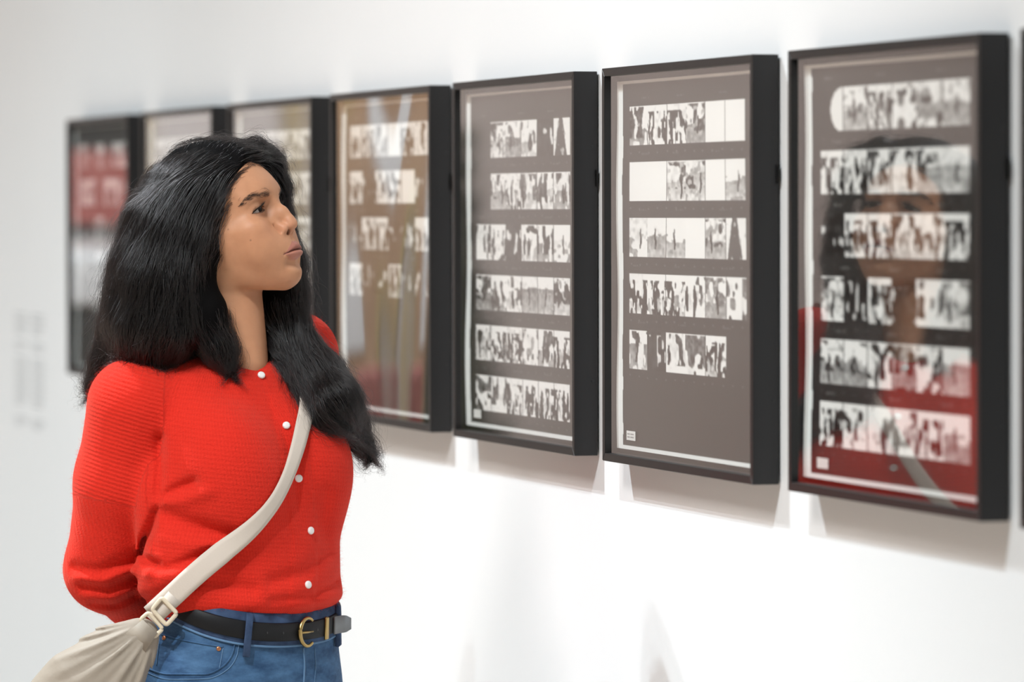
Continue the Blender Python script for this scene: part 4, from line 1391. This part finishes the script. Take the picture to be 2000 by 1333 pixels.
def press(P, lift):
    """lay points on the cardigan"""
    P = np.asarray(P, float).copy()
    for _ in range(12):
        f, g = SG.sample(P); P -= g * (f - lift)[:, None] * 0.8
    return P
front = smooth_path([(590, 690), (586, 745), (589, 800), (580, 850), (559, 918), (533, 972), (490, 1028), (430, 1083), (372, 1133), (332, 1172)], 70)
C, N = [], []
for (u, v) in front:
    p, n = hit(SW_TREE, u, v, 0.0)
    if p is None: continue
    C.append(p); N.append(n)
C = np.array(C)
Y_ = C[:, 1].copy()                                       # webbing under tension bridges the hollows of the knit
for _ in range(120):
    Y_[1:-1] = (Y_[:-2] + 2 * Y_[1:-1] + Y_[2:]) / 4
C[:, 1] = Y_
f_, g_ = SG.sample(C)
N = g_
for _ in range(10): N = fit_normals(N)
back = press(smooth_path([C[0], C[0] + v3(-30, 45, 45), SH_F * 0.3 + C[0] * 0.7 + v3(-40, 110, 40), ab(-120, 90, 0, 850), ab(-130, -20, 0, 1000), ab(-120, -150, 0, 1130)], 50), 4.0)[::-1]
fb, gb = SG.sample(back)
C = np.concatenate([back[:-1], C]); N = np.concatenate([gb[:-1], N]); N = fit_normals(N)
last = q3(311, 1192, 0); h_, n_ = hit(SW_TREE, 311, 1192, 9)
if h_ is None: h_, n_ = hit(J_TREE, 311, 1192, 12)
C = np.concatenate([C, (C[-1] * 0.5 + h_ * 0.5)[None], h_[None]]); N = np.concatenate([N, N[-1:], N[-1:]])
for _ in range(12): N = fit_normals(N)
T = np.gradient(C, axis=0); T /= np.linalg.norm(T, axis=1, keepdims=True)
Bn = np.cross(T, N); Bn /= np.linalg.norm(Bn, axis=1, keepdims=True)
V = []; F = []
hw_ = np.interp(np.arange(len(C)), [0, 49, 64, 78, 88, 102, len(C) - 1], [20, 16.5, 16, 14, 15.5, 21.5, 21.5])
for rnd in range(4):
    need = np.zeros(len(C))
    for e in (-1, -0.5, 0, 0.5, 1):
        fe, ge = SG.sample(C + Bn * (hw_ * e)[:, None]); need = np.maximum(need, np.clip(2.6 - fe, 0, 90))
    lift = np.max(np.stack([np.roll(np.pad(need, 12, 'edge'), q)[12:-12] for q in range(-7, 8)]), 0) if rnd < 2 else need
    for _ in range(7 if rnd < 2 else 1): lift = np.convolve(np.pad(lift, 2, 'edge'), np.ones(5) / 5, 'valid')
    C = C + N * np.maximum(lift, need if rnd == 3 else 0)[:, None]
for i in range(len(C)):
    w = hw_[i]
    for (b, n) in ((-w, 0), (-w, 2.6), (-w * .5, 3.2), (0, 3.3), (w * .5, 3.2), (w, 2.6), (w, 0), (0, 0.3)):
        V.append(C[i] + Bn[i] * b + N[i] * n)
V = np.array(V)
for i in range(len(C) - 1):
    for k in range(8): F.append((i * 8 + k, i * 8 + (k + 1) % 8, (i + 1) * 8 + (k + 1) % 8, (i + 1) * 8 + k))
F.append(tuple(range(8))); F.append(tuple((len(C) - 1) * 8 + k for k in range(8))[::-1])
strap = fig_mesh('strap', V, F, M_strap, bag)
strap['label'] = 'wide beige webbing strap'

zd = -hit(SW_TREE, 320, 1160)[0][1] if hit(SW_TREE, 320, 1160)[0] is not None else 170
DB = -(zd + 14)
def ring_rect(name, cor, rad, d, flat=0.7):
    P = []
    cor = [np.array(c, float) for c in cor]
    for i in range(4):
        a, b, c = cor[i - 1], cor[i], cor[(i + 1) % 4]
        e1 = (a - b) / np.linalg.norm(a - b); e2 = (c - b) / np.linalg.norm(c - b)
        for t in np.linspace(0, 1, 6):
            r = 6.0
            P.append(b + e1 * r * (1 - t) ** 2 + e2 * r * t ** 2)
    path = [q3(p[0], p[1], d) for p in P]
    V, F = tube(path, rad, 8, closed=True)
    return fig_mesh(name, V, F, M_plastic, bag)
ring_rect('strap_slider', ((316, 1168), (346, 1199), (325, 1222), (297, 1191)), 4.4, DB - 6)
ring_rect('strap_hook', ((290, 1197), (274, 1211), (301, 1246), (318, 1229)), 4.2, DB - 1)
# webbing through the slider and down to the pouch
def flap(name, pts, w0, w1, d, m):
    C2 = [q3(u, v, d) for u, v in pts]; t = C2[-1] - C2[0]; t /= np.linalg.norm(t); b = np.cross(t, v3(0, 1, 0)); b /= np.linalg.norm(b)
    V = []; F = []
    for i, c in enumerate(C2):
        w = w0 + (w1 - w0) * i / (len(C2) - 1)
        for (x, y) in ((-w, 0), (w, 0), (w, 3), (0, 3.4), (-w, 3)): V.append(c + b * x + v3(0, y, 0))
    for i in range(len(C2) - 1):
        for k in range(5): F.append((i * 5 + k, i * 5 + (k + 1) % 5, (i + 1) * 5 + (k + 1) % 5, (i + 1) * 5 + k))
    F.append((0, 1, 2, 3, 4)); F.append(tuple((len(C2) - 1) * 5 + k for k in range(5))[::-1])
    return fig_mesh(name, V, F, m, bag)
flap('webbing_loop', [(340, 1166), (325, 1183), (309, 1201), (297, 1214)], 15, 13, DB - 3, M_strap)

AX0 = q3(280, 1238, DB + 4); 
AXIS = [AX0, q3(258, 1262, DB + 2), q3(222, 1298, DB + 4), q3(180, 1345, DB + 10), q3(140, 1410, DB + 30), q3(120, 1480, DB + 60)]
ARAD = [21, 30, 52, 78, 92, 60]
def bag_sdf(P):
    S = P.copy(); S[:, 1] = (P[:, 1] - (DB + 10)) * 1.9 + (DB + 10)           # a flat pouch
    A = [a.copy() for a in AXIS]
    f = sd_chain(S, A, ARAD, 60)
    d = AXIS[3] - AXIS[0]; L = np.linalg.norm(d); d = d / L
    w = np.cross(d, v3(0, 1, 0)); w /= np.linalg.norm(w)
    x = P - AXIS[0]
    t = (x @ d) / L; s = (x @ w)
    half = 20 + 60 * np.clip(t, 0, 1.3)
    ph = s / half
    amp = 6.5 * np.clip(t * 3, 0, 1) * np.clip(1.5 - t, 0, 1)
    f = f + amp * (0.6 * np.sin(ph * 9.0 + 0.6) + 0.4 * np.sin(ph * 17 + 2.0 + 2.5 * t))
    return f * 0.7
BG = Grid(bag_sdf, np.array([q3(0, 0)[0] + 0, DB - 90, zq(1600)]) + v3(-20, 0, 0), np.array([q3(330, 0)[0], DB + 150, zq(1200)]), 3.0, coarse=4, band=2.5)
V, F = BG.mesh()
me = fast_mesh('pouch', to_world(V), F, True)
pouch = pobj('pouch', me, M_canvas, bag)
pouch['label'] = 'gathered beige cloth pouch'
flap('pouch_tab', [(293, 1224), (278, 1241), (264, 1256)], 19, 26, DB - 8, M_canvas)

# ------------------------------------------------------------------ hair: a dark volume, and strands combed over it
def hq(x, y, z): return head_to_fig(np.array([[x, y, z]], float))[0]
def drape(u, v, r, d0=-300, keep=0.55):
    """depth at which a lock of radius r lies on the cardigan or the neck"""
    for d in np.arange(d0, 300, 4.0):
        p = q3(u, v, d)[None].astype(np.float32)
        if min(float(sweater_core(p)[0]), float(head_sdf(fig_to_head(p))[0]) * MM) < r * keep:
            return d
    return 60.0

LOCKS_NEAR = [  # (u, v, d, r) chains falling from the crown on the near side
    [(405, 345, -40, 52), (362, 382, -48, 68), (334, 450, -62, 84), (316, 540, -66, 94), (306, 620, -58, 96), (296, 668, -40, 74)],
    [(356, 372, 20, 66), (316, 450, 15, 70), (296, 560, 8, 74), (264, 650, 0, 64), (226, 705, 6, 40), (190, 745, 10, 20)],
    [(420, 400, -74, 38), (392, 480, -84, 40), (374, 545, -86, 40), (398, 610, -88, 44), (430, 680, -92, 28), (446, 716, -98, 10)],
    [(328, 405, 80, 58), (306, 520, 85, 70), (303, 640, 80, 62), (300, 700, 80, 40)],
]
_fa = [(584, 694, 42), (620, 742, 48), (650, 788, 46), (683, 832, 26), (708, 868, 11), (720, 890, 4)]
_fb = [(556, 655, 26), (572, 705, 28), (602, 755, 26), (642, 805, 20), (682, 852, 11)]
LOCKS_FAR = [
    [(500, 292, 20, 22), (528, 322, 62, 22), (543, 368, 92, 19), (549, 425, 108, 17), (550, 480, 100, 22)],
    [(548, 470, 92, 26), (560, 520, 84, 32), (560, 575, 66, 36), (557, 632, 34, 34)] + [(u, v, drape(u, v, r), r) for u, v, r in _fa],
    [(540, 560, 74, 34), (545, 610, 52, 34)] + [(u, v, drape(u, v, r), r) for u, v, r in _fb],
]
for ch in LOCKS_FAR:                       # let the depth of a lock change gradually
    for _ in range(2):
        d = [c[2] for c in ch]
        for i in range(1, len(ch) - 1):
            ch[i] = (ch[i][0], ch[i][1], min(d[i], 0.25 * d[i - 1] + 0.5 * d[i] + 0.25 * d[i + 1]), ch[i][3])

def hair_sdf(P):
    Hh = fig_to_head(P)
    x, y, z = Hh[:, 0], Hh[:, 1], Hh[:, 2]
    cap = sd_ell(Hh, (-1, 0, 43), (105, 83, 81.0)) * MM
    # soft ridge either side of the parting
    top = np.clip((z - 60) / 25, 0, 1) * np.clip((x + 55) / 30, 0, 1)
    ridge = 1 / (1 + np.exp(-(y + 31) / 2.2)) * np.exp(-(np.maximum(y - 10, 0) / 38) ** 2)
    cap = cap - 13.0 * ridge * top + 7.0 * np.exp(-((y + 35) / 4.5) ** 2) * top
    # the face stays free: hairline leans back from the forehead to the ear
    line_n = x - (38 + 0.50 * z) + 0.0018 * np.maximum(-y - 20, 0) ** 2 * 2.0
    line_f = x - (52 + 0.42 * z)
    wgt = 1 / (1 + np.exp(-(y + 6) / 6.0))
    line = (line_n * (1 - wgt) + line_f * wgt) * MM
    f = smax(cap, line * 0.85, 10)
    f = smax(f, -(z + 42) * MM, 30)
    for ch in LOCKS_NEAR + LOCKS_FAR:
        f2 = sd_chain(P, [q3(u, v, d) for u, v, d, r in ch], [c[3] for c in ch], 24)
        f = smin(f, f2, 26)
    # never in front of the face or buried in it
    face = sd_cone(Hh, v3(95, -10, 60), v3(100, -10, -80), 46, 40) * MM
    face2 = (38 + 0.50 * z - x) * MM
    cutf = smax(smax(face2, (y + 4) * MM, 10), face - 60, 10)
    nearside = smax(cutf, -(z + 110) * MM, 10)
    f = smax(f, -nearside, 8)
    return f
_hlo = np.array([q3(120, 0)[0], -270, zq(960)]); _hhi = np.array([q3(790, 0)[0], 300, zq(225)])
AG = Grid(hair_sdf, _hlo, _hhi, 4.0, coarse=4, band=2.5)
AV, AF = AG.mesh()
M_hairbase = mat('black hair mass', (0.0035, 0.0030, 0.0031), 0.8, 0.06)
M_hair = bpy.data.materials.new('black hair strands')
M_hair.use_nodes = True
_n, _l = M_hair.node_tree.nodes, M_hair.node_tree.links
_n.remove(_n['Principled BSDF'])
_hb = _n.new('ShaderNodeBsdfHairPrincipled')
_hb.model = 'CHIANG'
_hb.parametrization = 'COLOR'
_hb.inputs['Color'].default_value = (0.0045, 0.0036, 0.0036, 1)
_hb.inputs['Roughness'].default_value = 0.22
_hb.inputs['IOR'].default_value = 1.48
_hb.inputs['Radial Roughness'].default_value = 0.45
_hb.inputs['Random Roughness'].default_value = 0.25
_hb.inputs['Coat'].default_value = 0.0
_l.new(_hb.outputs[0], _n['Material Output'].inputs['Surface'])
# the mass stays a little inside, so the strands make the outline
fA, gA = AG.sample(AV)
me = fast_mesh('hair', to_world(AV - gA * 3.0), AF, smooth=True)
hair = pobj('hair', me, M_hairbase)
hair['label'] = 'long loose black hair falling past the shoulders'

# comb: directions along guide curves
GUIDES = [
    [(478, 306, -40), (400, 305, -50), (310, 345, -60), (262, 440, -50), (235, 560, -40), (205, 680, -10), (168, 770, 10)],
    [(480, 304, -30), (430, 318, -60), (365, 385, -120), (325, 500, -150), (305, 610, -140), (285, 700, -110), (270, 770, -110)],
    [(482, 308, -30), (458, 335, -70), (428, 410, -120), (402, 510, -130), (410, 600, -130), (440, 680, -120), (470, 760, -130)],
    [(470, 296, 0), (380, 290, 60), (290, 380, 110), (260, 520, 130), (262, 640, 120), (255, 740, 110)],
    [(490, 285, 20), (535, 320, 60), (552, 390, 95), (560, 480, 100), (570, 570, 70), (590, 660, 20), (635, 760, -40), (690, 860, -40), (735, 905, -30)],
    [(490, 280, 30), (520, 330, 120), (530, 430, 150), (540, 540, 120), (550, 640, 60), (570, 720, -20), (620, 800, -60), (670, 860, -60)],
    [(480, 285, 30), (440, 300, 120), (400, 400, 170), (380, 520, 170), (380, 640, 140), (390, 740, 120)],
]
GUIDES += [
    [(474, 300, -42), (500, 270, 0), (535, 310, 60)],
    [(420, 300, -44), (440, 270, 10), (480, 290, 90), (500, 360, 150)],
    [(370, 306, -44), (385, 278, 20), (400, 320, 130), (395, 420, 170)],
]
GP, GT = [], []
for g in GUIDES:
    P = smooth_path([q3(*p) for p in g], 60); T = np.gradient(P, axis=0); T /= np.linalg.norm(T, axis=1, keepdims=True)
    GP.append(P); GT.append(T)
GP = np.concatenate(GP); GT = np.concatenate(GT)
def comb_raw(P):
    out = np.empty((len(P), 3))
    for s in range(0, len(P), 4000):
        d2 = ((P[s:s + 4000, None, :] - GP[None]) ** 2).sum(-1)
        w = 1 / (d2 + 250.0) ** 2
        out[s:s + 4000] = (w @ GT) / w.sum(1)[:, None]
    return out / (np.linalg.norm(out, axis=1, keepdims=True) + 1e-9)
CH = 20.0
_cn = np.ceil((_hhi - _hlo + 200) / CH).astype(int) + 1; _c0 = _hlo - 100
_cx = np.stack(np.meshgrid(*[_c0[i] + CH * np.arange(_cn[i]) for i in range(3)], indexing='ij'), -1)
CF = comb_raw(_cx.reshape(-1, 3).astype(np.float32)).reshape(_cx.shape)
def comb(P):
    q = np.clip((P - _c0) / CH, 0, np.array(_cn) - 1.001); i = q.astype(int); t = q - i
    out = 0
    for a in (0, 1):
        for b in (0, 1):
            for c in (0, 1):
                w = (t[:, 0] if a else 1 - t[:, 0]) * (t[:, 1] if b else 1 - t[:, 1]) * (t[:, 2] if c else 1 - t[:, 2])
                out = out + w[:, None] * CF[i[:, 0] + a, i[:, 1] + b, i[:, 2] + c]
    return out / (np.linalg.norm(out, axis=1, keepdims=True) + 1e-9)

hr = np.random.default_rng(21)
def grow(n, k, step, seedpts, lift0, loose, curl):
    """strands that start on the mass and follow the comb over it"""
    P = seedpts[hr.integers(0, len(seedpts), n)] + hr.normal(0, 2.0, (n, 3))
    ph = hr.random((n, 3)) * 6.28
    fr_ = hr.uniform(0.5, 1.3, (n, 1))
    amp = hr.gamma(2.0, curl, (n, 1))
    lift = lift0 + hr.random(n) * 6.0
    # neighbours share their swing, so locks form
    cell = np.floor(P / 26.0); hsh = np.abs(np.sin(cell @ v3(12.9898, 78.233, 37.719)) * 43758.5453) % 1.0
    sway = np.stack([np.cos(hsh * 6.28 + 0), np.sin(hsh * 6.28 * 1.7), np.sin(hsh * 12.1)], 1)
    hsh2 = np.abs(np.sin(cell @ v3(39.34, 11.13, 83.15)) * 24634.63) % 1.0
    top_z = zq(330)
    pts = []
    fallen = np.zeros(n, bool)
    D = comb(P)
    for j in range(k):
        f, g = AG.sample(P)
        w = j / (k - 1)
        travel = j * step; drop = np.clip(top_z - P[:, 2], 0, 400)
        off = (amp * np.sin(ph + fr_ * j * 0.38)) * (0.25 + w)
        swell = np.sin(hsh * 40 + travel * (2 * np.pi / (110 + 70 * hsh2))) * np.clip(drop / 140, 0, 1)
        pts.append(P + off + sway * (loose * 9 * w ** 2) + sway * (swell * 5.5)[:, None])
        Dn = comb(P)
        hp0 = fig_to_head(P)
        topm = np.clip((hp0[:, 2] - 74) / 14, 0, 1) * np.clip((hp0[:, 0] + 50) / 25, 0, 1)
        far_ = hp0[:, 1] > -33
        away = np.where(far_[:, None], HM @ v3(0.30, 0.95, 0), HM @ v3(-0.55, -0.85, -0.1))
        Dn = Dn * (1 - topm[:, None]) + away * topm[:, None]
        D = 0.45 * D + 0.55 * Dn
        if j == 0: D = Dn
        out = f > 14
        fallen |= out
        Dt = D - g * (D * g).sum(1, keepdims=True) * np.where(fallen, 0.0, 0.9)[:, None]
        Dt = Dt + np.where(fallen, 0.35, 0.0)[:, None] * v3(0, 0, -1)
        Dt /= np.linalg.norm(Dt, axis=1, keepdims=True) + 1e-9
        P = P + Dt * step[:, None]
        f, g = AG.sample(P)
        corr = np.where(fallen, 0.0, np.clip(f - lift, -12, 12))
        P = P - g * corr[:, None]
        # keep out of the cardigan and the face
        fs, gs = SG.sample(P); P = P + gs * np.clip(2.5 - fs, 0, 20)[:, None] * (fs < 2.5)[:, None]
        hp = fig_to_head(P).astype(float)
        fh, gh = HG.sample(hp)
        inside = (fh < 1.2) & (hp[:, 2] > -200)
        push = gh * np.clip(1.2 - fh, 0, 8)[:, None] * MM
        P = P + np.where(inside[:, None], push @ HM.T, 0)
    return np.stack(pts, 1)

seed = AV[(AV[:, 2] > zq(830))]
K = 26
n1 = 15000
S1 = grow(n1, K, hr.uniform(5.0, 10.0, n1), seed, -1.0, 0.8, 1.3)
taper = np.interp(np.linspace(0, 1, K), [0, 0.08, 0.7, 1], [0.35, 1.0, 0.9, 0.2])
def off_face(S):
    hp = fig_to_head(S.reshape(-1, 3)).reshape(S.shape)
    x, y, z = hp[..., 0], hp[..., 1], hp[..., 2]
    bad = (x > 49 + 0.50 * z) & (y < 44) & (z > -98) & (z < 78) & (x < 135)
    return ~bad.any(1)
def keeps_part(S):
    hp = fig_to_head(S.reshape(-1, 3)).reshape(S.shape)
    x, y, z = hp[..., 0], hp[..., 1], hp[..., 2]
    top = (z > 78) & (x > -45)
    cross = (top & (y > -29)).any(1) & (top & (y < -40)).any(1)
    lie = (top & (np.abs(y + 35) < 3.2)).sum(1) > 1
    return ~cross
S1 = S1[off_face(S1) & keeps_part(S1)]; n1 = len(S1)
strands('hair_strands', S1, (hr.uniform(0.00011, 0.00022, (n1, 1)) * taper[None]), M_hair, hair)
# loose strands that leave the outline
n2 = 2600
S2 = grow(n2, K, hr.uniform(5.0, 10.5, n2), seed, 6.0, 3.0, 3.4)
S2 = S2[off_face(S2) & keeps_part(S2)]; n2 = len(S2)
strands('flyaway_strands', S2, (hr.uniform(0.00006, 0.00011, (n2, 1)) * taper[None]), M_hair, hair)

# thin ends trailing below the mass
tips = AV[(AV[:, 2] < zq(655)) & (AV[:, 1] < 90)]
n3 = 2600
S3 = grow(n3, K, hr.uniform(4.5, 9.5, n3), tips, 2.0, 2.4, 2.2)
strands('hair_ends', S3, (hr.uniform(0.00010, 0.00018, (n3, 1)) * taper[None]), M_hair, hair)
